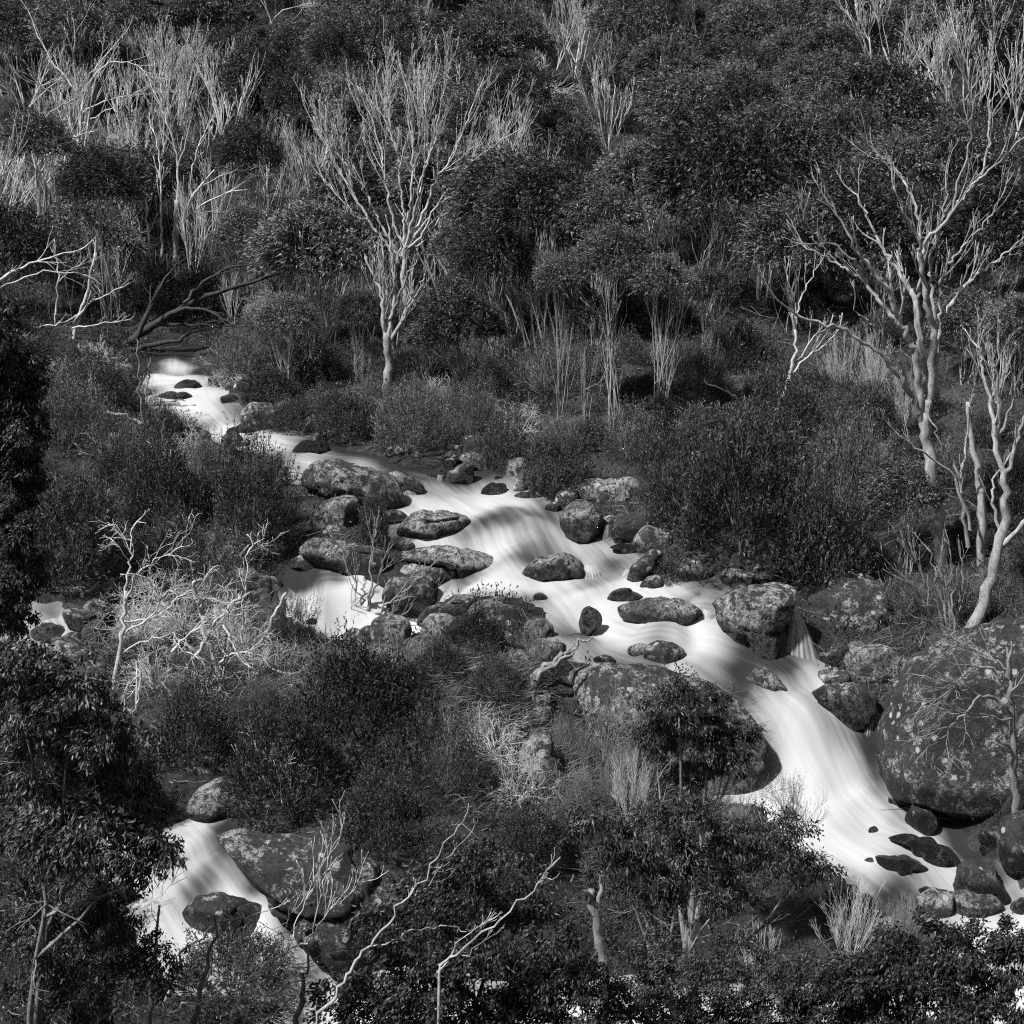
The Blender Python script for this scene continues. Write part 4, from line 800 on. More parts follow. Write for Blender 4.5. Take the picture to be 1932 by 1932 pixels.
hero('fallen_tree', 'dark fallen trunk slumped over the uppermost pool', 'fallen tree', (228, 655), [
 ('1', [(600,1860),(700,1780),(830,1690),(960,1600),(1200,1510),(1400,1450)], .22, .06, 0, 1.2, 3), ('1', [(640,1860),(800,1800),(960,1780),(1010,1740)], .13, .04, -.3, -.5, 2), ('1', [(700,1790),(780,1620),(840,1500),(900,1420)], .12, .03, 0, .4, 4),
 ('1', [(900,1640),(1000,1610),(1130,1640),(1200,1690)], .09, .03, .3, -.3, 4), ('1', [(820,1700),(1000,1700),(1180,1710)], .09, .03, .3, .8, 3), ('1', [(960,1590),(1060,1480),(1180,1400),(1320,1390)], .08, .03, .5, 1.4, 4)], m='darkwood', seed=21, tw=(4, .8, 1), up=.0)
hero('log', 'thin peeling log laid across the stream below the uppermost pool', 'log', (290, 768), [
 ('4', [(770,395),(900,405),(1000,415),(1100,430),(1255,437)], .085, .05, -.1, .2, 2), ('4', [(800,400),(870,385),(950,375)], .05, .02, -.1, .3, 1), ('4', [(800,440),(900,450),(1000,480)], .035, .016, -.2, -.5, 1)], m='greywood', seed=22, tw=(2, .3, 0), up=-.2)
hero('driftwood', 'pale curved driftwood bough on the left bank below the log', 'driftwood', (300, 825), [
 ('4', [(850,600),(825,570),(790,535),(720,490),(640,452),(560,440)], .10, .05, 0, -.1, 0)], seed=23, tw=(0, .3, 0))
hero('dead_sapling', 'pair of thin dark dead poles beside the log', 'dead sapling', (278, 850), [
 ('4', [(775,680),(760,560),(740,400),(725,250),(722,100)], .05, .025, 0, 0, 1), ('4', [(750,500),(765,400),(775,280),(785,190)], .035, .02, 0, .1, 1)], m='greywood', seed=24, tw=(2, .25, 0))
hero('stump', 'short charred stump beside the pale driftwood bough', 'stump', (305, 862), [('4', [(840,690),(850,600),(860,530),(872,475)], .13, .05, 0, .1, 0)], m='darkwood', seed=25, tw=(0, .2, 0), trunk='stump_wood')
hero('driftwood', 'split driftwood snag pointing up at the island tip', 'driftwood', (1005, 1310), [
 ('5', [(1060,1960),(1075,1880),(1090,1800),(1200,1740),(1270,1690),(1335,1640)], .12, .03, 0, .5, 1), ('5', [(1080,1840),(1150,1800),(1230,1730),(1290,1700)], .07, .03, -.1, .2, 0), ('5', [(1075,1990),(1085,1900),(1070,1820)], .05, .02, -.2, -.3, 0)], m='greywood', seed=26, tw=(2, .3, 0))
hero('dead_sapling', 'bare grey forked sapling in front of the side cascade', 'dead sapling', (690, 1195), [
 ('5', [(180,1620),(200,1540),(220,1450),(215,1400)], .07, .05, 0, 0, 0), ('5', [(205,1530),(225,1430),(225,1300),(235,1180),(250,1080)], .04, .014, 0, .2, 6), ('5', [(200,1540),(270,1480),(360,1420),(440,1350),(530,1260)], .045, .014, 0, -.3, 7),
 ('5', [(190,1540),(170,1400),(120,1280),(60,1150)], .035, .012, 0, .3, 6), ('5', [(190,1600),(300,1560),(400,1500)], .03, .012, 0, -.3, 4), ('5', [(222,1420),(270,1300),(300,1200),(340,1130)], .035, .012, 0, -.4, 6), ('5', [(280,1480),(380,1460),(480,1400)], .025, .01, 0, .3, 4), ('5', [(60,1620),(100,1500),(150,1450)], .02, .01, .2, 0, 4)],
 m='greywood', seed=27, tw=(6, .55, 1), up=.12)
hero('dead_tree', 'twisted bleached dead tree with hooked boughs on the left bank', 'dead tree', (215, 1300), [
 ('4', [(600,1890),(630,1700),(650,1520),(660,1380)], .11, .07, 0, 0, 0), ('4', [(660,1400),(670,1250),(690,1150),(690,1060)], .05, .02, 0, .3, 4), ('4', [(655,1450),(700,1300),(780,1230),(900,1180)], .05, .016, 0, -.4, 6),
 ('4', [(650,1540),(760,1540),(860,1480),(960,1400),(1060,1340)], .05, .016, 0, .4, 6), ('4', [(640,1620),(720,1560),(830,1480),(840,1380),(760,1310)], .045, .018, 0, -.5, 6), ('4', [(650,1700),(780,1620),(900,1620),(980,1700)], .04, .014, 0, -.7, 6)], m='deadwood', seed=28, tw=(9, .8, 2), up=-.03, wander=.28, rs=.5)
hero('driftwood', 'heap of bleached broken boughs piled on the left bank rocks', 'driftwood', (415, 1275), [
 ('4', [(1140,1780),(1090,1640),(1050,1480),(1030,1420)], .10, .05, 0, .3, 2), ('4', [(1010,1740),(1080,1620),(1150,1520),(1220,1440)], .08, .04, -.3, 0, 2), ('4', [(1040,1420),(1120,1440),(1230,1450)], .08, .04, .2, .5, 2), ('4', [(900,1700),(960,1620),(1100,1540),(1160,1480)], .05, .02, -.4, -.1, 4),
 ('4', [(1150,1780),(1180,1720),(1250,1700),(1360,1720),(1450,1800)], .06, .03, -.4, -.5, 4), ('4', [(1270,1650),(1280,1500),(1290,1300),(1300,1180)], .045, .02, .2, .5, 4), ('4', [(1380,1620),(1440,1500),(1500,1390)], .08, .05, .3, .6, 0), ('4', [(1170,1560),(1220,1640),(1240,1700)], .05, .03, -.3, -.5, 1)], seed=29, tw=(9, .7, 2), up=.0, wander=.28, rs=.5)
hero('dead_branch', 'white twig spray hanging down above the island dark shrub', 'dead branch', (345, 1330), [
 ('7', [(700,20),(730,80),(740,180),(715,260),(690,330)], .035, .014, 0, -.2, 5), ('7', [(730,80),(770,160),(780,280),(760,340)], .03, .012, 0, .2, 4), ('7', [(740,100),(690,120),(660,180),(655,300)], .03, .012, 0, -.3, 4)], seed=30, tw=(6, .45, 1), up=-.15, rs=.6)
hero('dead_tree', 'grey dead tree on the right edge in front of the giant boulder', 'dead tree', (1930, 1560), [
 ('9', [(1900,900),(1890,700),(1880,500),(1870,300),(1855,120)], .10, .05, 0, 0, 1), ('9', [(1870,300),(1790,220),(1700,210),(1600,180),(1500,130)], .045, .014, 0, -.5, 8), ('9', [(1860,150),(1780,50),(1660,60),(1560,170),(1440,240)], .04, .012, 0, -.3, 8), ('9', [(1875,330),(1780,330),(1640,300),(1500,280)], .035, .012, 0, -.7, 8),
 ('9', [(1885,500),(1830,460),(1780,425)], .05, .03, 0, -.3, 0), ('9', [(1860,140),(1830,60),(1760,0),(1680,-30)], .03, .012, 0, .3, 6), ('9', [(1880,420),(1930,380),(2000,330)], .04, .02, 0, .2, 3), ('9', [(1700,210),(1580,320),(1530,420),(1470,460)], .025, .01, -.4, -.6, 6)], m='greywood', seed=31, tw=(6, .8, 1), up=-.05, wander=.22)
hero('dead_tree', 'forked pale dead gum leaning at the right edge behind the boulders', 'dead tree', (1850, 1180), [
 ('6', [(1640,1620),(1750,1360),(1800,1150),(1840,950),(1830,760)], .17, .09, 0, 0, 0), ('6', [(1830,780),(1780,600),(1770,430),(1730,300),(1710,180),(1690,100)], .075, .02, 0, .4, 5), ('6', [(1835,800),(1880,650),(1932,500),(1990,380)], .07, .025, 0, -.4, 4), ('6', [(1800,1180),(1900,1050),(2000,950)], .08, .04, 0, -.3, 2),
 ('6', [(1790,640),(1810,450),(1790,250),(1800,60)], .06, .02, .2, -.3, 5), ('6', [(1800,560),(1870,400),(1890,300)], .04, .02, .1, -.3, 4), ('6', [(1820,1100),(1760,900),(1760,800),(1840,700)], .05, .02, 0, .5, 3)], m='bark', seed=32, tw=(3, .7, 1), side=7)
hero('dead_tree', 'thick pale broken trunk between the two right-edge dead gums', 'dead tree', (1850, 1080), [
 ('6', [(1700,1300),(1710,1100),(1700,850),(1690,770),(1660,600),(1640,390)], .14, .06, .3, .3, 0), ('6', [(1640,1150),(1610,950),(1600,780),(1540,660),(1500,600),(1450,500)], .06, .02, .2, 0, 3), ('6', [(1600,790),(1630,640),(1640,520),(1650,400)], .04, .018, .1, -.2, 3), ('6', [(1650,1060),(1580,760),(1440,680),(1340,620),(1210,490)], .045, .014, 0, -.5, 4)], m='bark', seed=33, tw=(3, .5, 1))
hero('multi_stem_tree', 'clump of slim leaning grey stems at the foot of the great gum', 'tree', (1790, 1200), [
 ('6', [(1530,1640),(1480,1540),(1400,1450),(1330,1320),(1210,1220)], .05, .014, 0, -.4, 4), ('6', [(1535,1640),(1500,1500),(1440,1380),(1360,1240),(1330,1120)], .045, .014, 0, -.2, 4), ('6', [(1540,1640),(1510,1450),(1480,1300),(1420,1150)], .045, .014, 0, 0, 4), ('6', [(1545,1640),(1540,1450),(1510,1300),(1500,1180)], .045, .014, 0, .2, 4),
 ('6', [(1550,1640),(1580,1500),(1620,1350),(1600,1200)], .04, .014, 0, .3, 4), ('6', [(1530,1640),(1450,1560),(1340,1500),(1230,1420)], .03, .01, 0, -.6, 4), ('6', [(1555,1640),(1560,1480),(1570,1330),(1540,1150)], .045, .014, 0, -.1, 4)], m='greywood', seed=34, tw=(4, .6, 1))
hero('dead_tree', 'slender forked dead gum standing behind the large right-bank shrub', 'dead tree', (1465, 790), [
 ('6', [(630,480),(670,340),(710,230),(740,130),(730,0)], .07, .04, 0, 0, 1), ('6', [(710,240),(780,170),(860,110),(920,60),(965,0)], .04, .016, 0, -.3, 3), ('3', [(730,1720),(750,1600),(800,1480),(850,1400)], .035, .014, 0, .4, 3), ('3', [(740,1700),(730,1560),(690,1440)], .025, .012, 0, -.2, 2), ('6', [(745,170),(820,60),(900,0)], .03, .014, 0, .2, 3)], seed=35, tw=(3, .6, 1))
hero('dead_branch', 'crooked pale dead branch poking from the right-bank shrubs', 'dead branch', (1405, 790), [('6', [(470,440),(430,370),(380,330),(285,300)], .045, .016, 0, -.2, 1)], seed=36, tw=(1, .3, 0))
hero('dead_tree', 'long pale dead sapling leaning right across the bottom foliage', 'dead tree', (600, 1932), [
 ('8', [(-140,2060),(20,1800),(100,1680),(190,1550),(300,1400),(440,1250),(560,1100),(640,950),(720,850)], .05, .012, 0, .2, 2), ('8', [(190,1550),(320,1480),(480,1430),(640,1420),(780,1445),(850,1400)], .025, .01, .1, .4, 3), ('8', [(560,1110),(660,1030),(745,940)], .018, .008, .2, .1, 1), ('8', [(460,1260),(540,1210),(600,1180)], .014, .007, .1, .3, 1), ('8', [(550,1140),(600,1125),(660,1120)], .012, .006, .1, .3, 0)], Y=20.8, m='bark', seed=37, tw=(3, .3, 1), rs=.5)
hero('dead_branch', 'pale dead bough rising right over the bottom centre leaves', 'dead branch', (850, 1860), [
 ('8', [(560,1680),(600,1620),(760,1480),(900,1390),(1050,1270),(1130,1190),(1170,1110)], .04, .014, 0, .2, 2), ('8', [(1130,1190),(1215,1140)], .016, .008, .2, .1, 0), ('8', [(570,1660),(640,1560),(740,1450),(850,1390)], .025, .01, .1, .4, 2), ('8', [(640,1620),(760,1540),(890,1455)], .02, .008, .1, -.2, 1)], Y=20.6, m='bark', seed=38, tw=(3, .3, 1), rs=.5)
hero('dead_tree', 'bare twiggy dead sapling spreading over the lower left slab', 'dead tree', (590, 1890), [
 ('7', [(1200,1960),(1250,1780),(1400,1600),(1560,1530),(1640,1480)], .04, .022, 0, 0, 0), ('7', [(1640,1480),(1680,1250),(1720,1080),(1790,900)], .02, .007, 0, .2, 7), ('7', [(1600,1500),(1700,1380),(1800,1250),(1930,1180)], .02, .007, 0, -.2, 7), ('7', [(1500,1560),(1560,1380),(1640,1200),(1700,1050)], .018, .007, 0, .3, 6), ('7', [(1400,1600),(1500,1400),(1530,1320)], .014, .006, 0, -.2, 4)], Y=22.5, m='deadwood', seed=39, tw=(8, .45, 1), rs=.6)
hero('dead_tree', 'arching bleached dead stem at the bottom left below the island boulder', 'dead tree', (310, 1932), [
 ('7', [(840,2050),(860,1900),(880,1750),(960,1560),(1080,1430),(1180,1370),(1300,1370),(1420,1330)], .045, .01, 0, .3, 4), ('7', [(850,1900),(960,1820),(1100,1790),(1300,1800),(1500,1740)], .03, .01, 0, -.3, 6), ('7', [(1060,1850),(1200,1720),(1300,1650)], .022, .008, 0, .3, 4), ('7', [(1050,1800),(1080,1650),(1100,1560),(1230,1490)], .022, .008, .2, 0, 4), ('7', [(700,1750),(720,1500),(800,1330),(830,1220)], .025, .009, .2, .4, 5), ('7', [(1300,1760),(1400,1640),(1500,1600),(1560,1640)], .02, .008, 0, .2, 4)], Y=22, m='deadwood', seed=40, tw=(7, .5, 1), up=.02, wander=.2, rs=.55)
for zz, pts, lab, yy, sd_ in (('7', [(790,1960),(795,1700),(805,1550),(830,1360)], 'tall dark dead post left of the bottom shrub', 22.2, 41), ('7', [(1000,1960),(1060,1740),(1090,1600),(1130,1420)], 'dark dead post in front of the bottom shrub', 22.0, 42), ('7', [(1540,1990),(1580,1800),(1600,1700),(1615,1600)], 'short pale broken post right of the bottom shrub', 21.8, 43)):
    bx = D(zz, pts)[0]; hero('dead_stump', lab, 'stump', bx, [(zz, pts, .055, .02, 0, 0, 1)], Y=yy, m='greywood', seed=sd_, tw=(1, .2, 0), trunk='stump_wood')
hero('stump', 'shattered grey stump under the windblown bottom centre foliage', 'stump', (1290, 1760), [('8', [(1440,1640),(1425,1480),(1400,1330),(1380,1230)], .11, .07, 0, 0, 0), ('8', [(1395,1260),(1340,1230),(1280,1180)], .05, .02, 0, -.2, 1), ('8', [(1420,1290),(1440,1220),(1430,1130)], .06, .02, 0, .1, 0)], m='greywood', seed=44, tw=(1, .2, 0), Y=25.5, trunk='stump_wood')
hero('dead_branch', 'hooked white root curling over the island rocks', 'driftwood', (900, 1340), [('8', [(760,370),(700,350),(655,310),(690,295),(800,305),(850,340)], .05, .025, 0, .1, 1), ('8', [(860,490),(870,530),(930,470),(1000,440),(1100,430)], .035, .014, .1, .3, 5), ('8', [(950,600),(940,680),(900,720),(950,760),(930,820)], .04, .02, -.3, -.5, 4), ('8', [(1050,640),(1130,690),(1230,730),(1330,760)], .04, .014, -.3, -.2, 1), ('8', [(870,510),(930,560),(960,620)], .04, .03, .1, -.3, 3)], seed=45, tw=(5, .5, 1), wander=.3, up=-.05)
hero('driftwood', 'dark twiggy flotsam caught beside the plunge pool', 'driftwood', (1560, 1280), [('c', [(1250,1270),(1240,1180),(1250,1100),(1290,1030)], .03, .012, 0, .1, 4), ('c', [(1140,1220),(1150,1110),(1250,1105),(1380,1095)], .025, .012, 0, .2, 5), ('c', [(1080,1230),(1150,1250),(1220,1240)], .02, .01, 0, 0, 2), ('c', [(1300,1030),(1290,900),(1330,780),(1370,670)], .03, .014, .3, .6, 1)], m='darkwood', seed=46, tw=(4, .3, 1), wander=.3, up=0)
hero('dead_branch', 'short dark stick floating in the white lower pool', 'stick', (1640, 1545), [('9', [(1075,826),(1100,833),(1120,838),(1146,843)], .018, .01, 0, 0, 0)], m='darkwood', seed=47, tw=(0, .1, 0))
hero('dead_branch', 'dark curved stick lying below the giant boulder', 'stick', (1810, 1560), [('9', [(1480,845),(1530,858),(1580,850),(1630,825)], .035, .015, 0, .2, 0)], m='darkwood', seed=48, tw=(0, .1, 0))

# ------------------------------------------------------------------ shrubs on the banks
SB = [
 (395,610,180,120,'dark leafy mass on the right of the fallen trunk',0,1),(300,600,160,110,'dark leafy mass behind the fallen trunk',1,1),
 (1290,1005,190,190,'rounded heath shrub over the mossy rounded boulder',0,0),(1400,1085,330,330,'largest dense heath shrub on the right bank',1,0),(1550,1125,240,250,'dense heath shrub above the wedge boulder and tall patchy boulder',2,0),
 (1350,885,220,140,'heath shrub crowning the bank behind the largest right-bank shrub',3,0),(1480,855,220,150,'heath shrub at the foot of the slender forked dead gum',4,0),(1600,1000,190,210,'heath shrub left of the great dead gum trunk',0,0),
 (1650,835,170,140,'heath shrub below the pale broom thicket',1,0),(1550,785,180,100,'upper heath shrub right of the slender forked gum',2,0),(1045,940,150,140,'bushy heath shrub overhanging the centre of the rapids',3,0),
 (950,895,110,120,'heath shrub left of the overhanging centre shrub',4,0),(775,872,205,145,'wide heath shrub along the far side of the dark pool',0,0),(650,835,150,120,'heath shrub on the far bank left of the wide pool-side one',1,0),
 (885,835,130,115,'heath shrub right of the wide pool-side one',2,0),(1190,880,140,120,'heath shrub between centre shrub and right-bank mass',3,0),(1245,840,130,110,'dark heath shrub on the slope above the square-shouldered boulder',0,1),
 (560,725,180,110,'heath shrub on the far bank right of the uppermost pool',4,0),(455,715,150,95,'loose twiggy heath shrub at the uppermost pool edge',1,0),(510,768,150,80,'low heath shrub above the log-end boulders',2,0),(560,825,110,80,'heath shrub below the log-end boulders',3,0),
 (190,792,195,110,'heath shrub on the left bank beside the uppermost pool',0,0),(120,860,210,150,'heath shrub at far left above the big left bush',1,0),(230,900,170,130,'heath shrub left of the charred stump',2,0),(150,1115,270,250,'big dense heath bush at far left above the left fall',3,0),
 (310,1015,200,190,'heath bush in the middle of the left bank',4,0),(480,1055,195,205,'large heath bush left of the huge lichened boulder',0,0),(385,935,150,120,'heath shrub below the driftwood bough',1,0),(330,1095,160,120,'heath shrub above the bleached tangle',2,0),
 (425,1115,190,110,'drooping shrub right above the bleached tangle',3,0),(707,1038,80,118,'small conical heath shrub in front of the huge lichened boulder',4,0),(556,1214,105,78,'small heath shrub at the foot of the side cascade',0,0),
 (690,1445,330,235,'very dark wide shrub on the island',0,1),(545,1548,275,220,'dense rounded shrub above the lower left channel',1,1),(365,1450,190,185,'heath shrub on the left bank under the hanging twigs',2,0),(835,1505,195,190,'greyish heath shrub right of the very dark island shrub',3,0),
 (725,1610,225,160,'heath shrub above the broad tilted slab',4,0),(930,1345,125,85,'low heath shrub in the island grass',0,0),(440,1915,290,160,'upright heath shrub at the foot of the lower left channel',1,0),(1262,1127,112,62,'small spreading shrub at the right waterline',2,0),
 (1190,1500,130,90,'low heath beside the whale-backed dome',1,0),(1000,1640,160,130,'dark heath behind the bottom centre gum',1,1),(1090,1600,120,110,'heath shrub left of the windblown gum',2,0),(830,1290,110,90,'dark tufty shrub on the island crest',0,1),
 (640,1290,110,60,'low scrub at the island edge below the sapling',3,0),(1700,1180,110,100,'scrubby bush behind the tall patchy boulder',4,0),(1880,1170,110,120,'leafy bush at the right edge above the giant boulder',0,0),(1640,1110,130,90,'dark bush in the shade left of the slim grey stems',1,1),
 (240,1560,180,130,'dark shrub left of the lower channel',0,1),(90,1560,180,150,'dark shrub at the left edge by the lower channel',1,1),(1480,1570,170,100,'twiggy heath at the lower edge of the white pool',3,0),(1330,1560,150,90,'heath scrub beside the windblown gum',4,0),
 (1030,760,140,110,'heath shrub among the pale grove stems',2,0),(1320,760,140,110,'heath shrub on the slope right of the pale grove',4,0),(1390,700,140,100,'dark shrub in the hollow above the right-bank mass',0,1),(930,760,110,90,'dark shrub between the two groves of pale stems',1,1),
 (1800,930,150,110,'heath behind the great dead gum',3,0),(1900,980,150,140,'dark bush at the right edge behind the leaning gum',0,1),(60,1010,130,120,'heath at the left edge',4,0),(700,790,120,80,'heath at the foot of the stout broken dead tree',2,0)]
for a in SB: shrub(*a[:5], i=a[5], dark=bool(a[6]))

# ------------------------------------------------------------------ dead brush
BR = [
 (250,1175,180,110,'white tangled twigs under the far left heath bush',TANGLE[3],36.2),(345,1190,190,120,'white tangled twigs beside the twisted tree',TANGLE[1],35.6),(300,1120,170,90,'white twig tangle below the middle heath bush',TANGLE[0],37.5),(440,1190,170,110,'white twig tangle at the foot of the pale boulder',TANGLE[2],35.8),
 (510,1260,150,100,'white twig tangle left of the very dark island shrub',TANGLE[0],33.4),(400,1300,170,110,'white twig tangle below the heap of boughs',TANGLE[3],33.0),(290,1290,150,120,'white twig tangle round the foot of the twisted tree',TANGLE[1],33.2),(760,1275,190,60,'low bleached twigs behind the very dark island shrub',TANGLE[2],32.9),
 (930,1420,180,120,'pale tangled branches over the hooked root',TANGLE[1],30.6),(985,1500,150,140,'pale tangled branches below the hooked root',TANGLE[2],29.7),(880,1520,130,90,'grey twigs at the lower end of the island',GREYB[0],29.6),(1060,1560,140,120,'grey twigs below the streaked rock',GREYB[1],29.2),(1190,1560,150,150,'fine pale broom beside the lower island rocks',BROOM[0],28.7),
 (560,1640,120,70,'pale twigs at the top of the broad tilted slab',TANGLE[3],28.2),(1500,1580,150,110,'fine dark-tipped broom against the white lower pool',BROOM[1],28.0),(1400,1600,150,110,'fine grey broom left of the white lower pool',BROOM[3],27.6),
 (300,1230,230,170,'bleached tangled bush left of the heap of boughs',TANGLE[0]),(440,1250,180,130,'bleached tangled bush below the pale boulder',TANGLE[1]),(330,880,180,100,'bleached twiggy bush round the charred stump',TANGLE[2]),(250,850,110,70,'small white twig bush left of the dead poles',TANGLE[3]),
 (1140,1440,230,190,'dark tangled dead bush with white tips on the whale-backed dome',GREYB[0],31.3),(1230,1400,160,150,'fine dry bush on the dome right of the dark tangled one',GREYB[1],31.3),(1075,1470,120,130,'dry bush at the left foot of the dome',BROOM[1],31.2),(1180,1490,140,110,'low pale dry bush below the dark tangled one',BROOM[3],30.8),(1000,1250,120,120,'small white dead bush at the island head',GREYB[0]),(985,815,120,85,'white dead bush behind the centre shrubs',TANGLE[2]),(180,690,140,80,'white twig bush at left of the uppermost pool',TANGLE[0]),
 (1590,770,120,150,'pale upright broom thicket left of the great gum',BROOM[0]),(1650,770,120,160,'pale upright broom thicket nearest the great gum',BROOM[2]),(1710,830,110,140,'pale broom thicket behind the great gum trunk',BROOM[0]),(1620,930,130,100,'grey broomy bush in the right-bank heath',BROOM[1]),
 (1150,1545,130,140,'grey broom bush beside the windblown gum',BROOM[1]),(1090,1530,90,110,'small grey broom bush below the streaked rock',BROOM[3]),(1000,1480,110,170,'white twisted twigs hanging below the hooked root',TANGLE[3]),(1600,1815,190,180,'spiky pale dead bush at the lower right',BROOM[2]),
 (1700,1800,120,130,'thin bare bush right of the spiky pale one',BROOM[3]),(1790,1400,120,90,'white twig tangle in front of the giant boulder',TANGLE[2]),(1700,1280,110,70,'white twig tangle on top of the smooth round boulder',TANGLE[0]),(420,735,90,50,'white twigs at the foot of the uppermost pool bank',TANGLE[1]),
 (640,755,110,60,'white twigs at the foot of the stout dead tree',TANGLE[3]),(100,720,130,70,'pale twig bush at the left edge of the upper bank',TANGLE[2]),(720,1260,170,50,'flattened bleached twigs on the island grass',TANGLE[1]),(600,1290,140,60,'pale twig litter at the island left edge',TANGLE[3]),
 (870,1500,110,120,'grey dead bush in front of the greyish heath',GREYB[1]),(1340,1260,70,60,'dry twigs on the dome rim',BROOM[1]),(230,1900,200,120,'curly grey dead bush at the bottom left corner',GREYB[0]),(520,1910,190,110,'white dead twigs at the bottom left of centre',TANGLE[0]),
 (1430,1900,140,170,'pale fine-stemmed dead bush at the bottom',BROOM[0]),(1180,1910,110,70,'bare white twig fan at the bottom edge',BROOM[2]),(1210,1330,130,90,'dry pale twig bush at the top of the dome',GREYB[1]),(830,760,90,70,'white twigs at the foot of the left grove',TANGLE[2]),(960,690,100,60,'white dead crown lying on the scrub right of the left grove',TANGLE[0]),
 (1730,1160,110,90,'grey twigs behind the tall patchy boulder',GREYB[0]),(560,700,120,60,'tangled pale twigs on the bank right of the fallen trunk',TANGLE[3]),(500,600,150,70,'white broken crown of the fallen tree',TANGLE[1]),(290,560,130,70,'tangled white branches behind the fallen trunk',TANGLE[2])]
for a in BR: brush(a[0], a[1], a[2], a[3], a[4], a[5], Y=a[6] if len(a) > 6 else None)

# ------------------------------------------------------------------ groves of live gums
GL = [
 (865,742,552,155,'domed snow gum over pale stems just right of the stout dead tree',0),(905,725,575,110,'right-hand small gum of the left pale grove',1),(815,735,600,100,'slim gum hard against the stout dead tree',2),(680,735,556,95,'small domed gum left of the stout dead tree',3),
 (885,640,418,140,'domed gum right behind the tall white dead tree',4),(1160,800,445,150,'tallest gum of the pale-stemmed centre grove',1),(1240,815,490,125,'right-hand gum of the pale-stemmed centre grove',2),(1060,790,490,100,'left-hand gum of the pale-stemmed centre grove',5),
 (1110,790,560,100,'front low gum of the pale-stemmed centre grove',0),(670,610,400,120,'gum left of the tall white dead tree with mid-height crown',3),(560,660,430,150,'broad gum between the left dead tree and the tall white one',4),(470,590,400,120,'gum right behind the bleached left dead tree',1),
 (165,560,390,200,'broad windblown gum in front of the left dead trees',2),(545,745,560,110,'slim-stemmed gum on the far bank of the uppermost pool',5),(1335,700,515,100,'small gum right of the centre grove with clear pale stems',3),(1415,270,104,125,'dark umbrella-crowned gum high on the right slope',0),
 (1510,300,122,100,'gum touching the right of the umbrella-crowned gum',4),(1310,370,185,150,'broad gum left below the umbrella-crowned gum',1),(1605,400,248,105,'windblown domed gum left of the great gum top',2),(1480,490,366,100,'domed gum midway on the right slope',5),(1370,510,394,100,'domed gum left of the midway right-slope gum',3),
 (1700,520,400,150,'dark gum behind the great gum limbs',0),(710,170,20,190,'broad dark gum near the top, above the tall white tree',4),(430,240,120,160,'left dark gum of the upper left mass',0),(540,260,130,160,'right dark gum of the upper left mass',3),(1020,560,430,90,'gum behind the left of the centre grove',4),
 (1830,720,560,150,'dark leafy gum behind the fork of the great dead gum',1),(1920,740,560,140,'windblown gum at the right edge',2),(1700,1090,870,150,'leafy young gum in front of the great gum trunk',5)]
for a in GL: gum(*a[:5], i=a[5])
DL = [(915,100,112,'single pale dead pole near the top middle',4),(1040,160,150,'leaning dead tree near the top, right of the tall white tree',1),(1085,150,155,'upright forked dead tree near the top, right of the leaning one',0),(1148,296,200,'clump of straight pale dead stems upper right of the tall white tree',5),
 (942,425,160,'dead tree touching the tall white tree on its right',1),(1018,422,160,'dead stems right of the tall white tree at mid slope',3),(1122,410,95,'leaning dead stub on the mid slope',4),(1148,400,85,'short dead stub right of the leaning stub',4),(1075,510,130,'grey dead tops above the centre grove',3),
 (1320,80,110,'dead tree at the top edge right of centre',1),(500,400,150,'forked dead tree right of the bleached left dead tree',1),(590,390,170,'thin dead tree left of the tall white tree crown',3),(205,395,160,'dead tree in the white thicket left of the bleached one',2),(120,400,130,'dead tree low in the white thicket',0),(20,420,150,'white dead tree at the left edge',2),
 (250,390,170,'dead tree in the white thicket, right side',0),(50,200,170,'dead tree in the top left corner',2),(300,190,140,'dead tree below the top left edge',0),(800,100,110,'dead crown at the top edge above the tall white tree',5),(850,180,120,'dead tree behind the top of the tall white tree',5),(1700,260,260,'grey dead tree behind the great gum, left',1),(1800,280,250,'grey dead tree behind the great gum, middle',0),
 (1880,330,300,'tall grey dead tree behind the great gum, right',1),(1650,330,200,'slim grey dead tree left of the great gum top',3),(1230,440,90,'small dead tops above the right of the centre grove',3),(1270,530,80,'dead stub beside the centre grove crown',4),(40,330,120,'dead thicket tree at left edge below the corner one',5),(610,60,110,'dead crown at the top edge left of middle',2),(440,620,110,'grey dead stems behind the fallen trunk',5),
 (1480,330,60,'small pale dead stems below the umbrella-crowned gum',5),(1880,760,170,'pale dead stems at the right edge mid height',5),(1400,70,100,'dead stems at the top right of middle',5),(1560,100,120,'pale thin dead stems near the top right',5),(1800,100,110,'pale thin dead stems at the top right',5),(1900,130,120,'pale thin dead stems in the top right corner',5)]
for a in DL: dead(a[0], a[1], a[2], a[3], a[4], w=1.0)

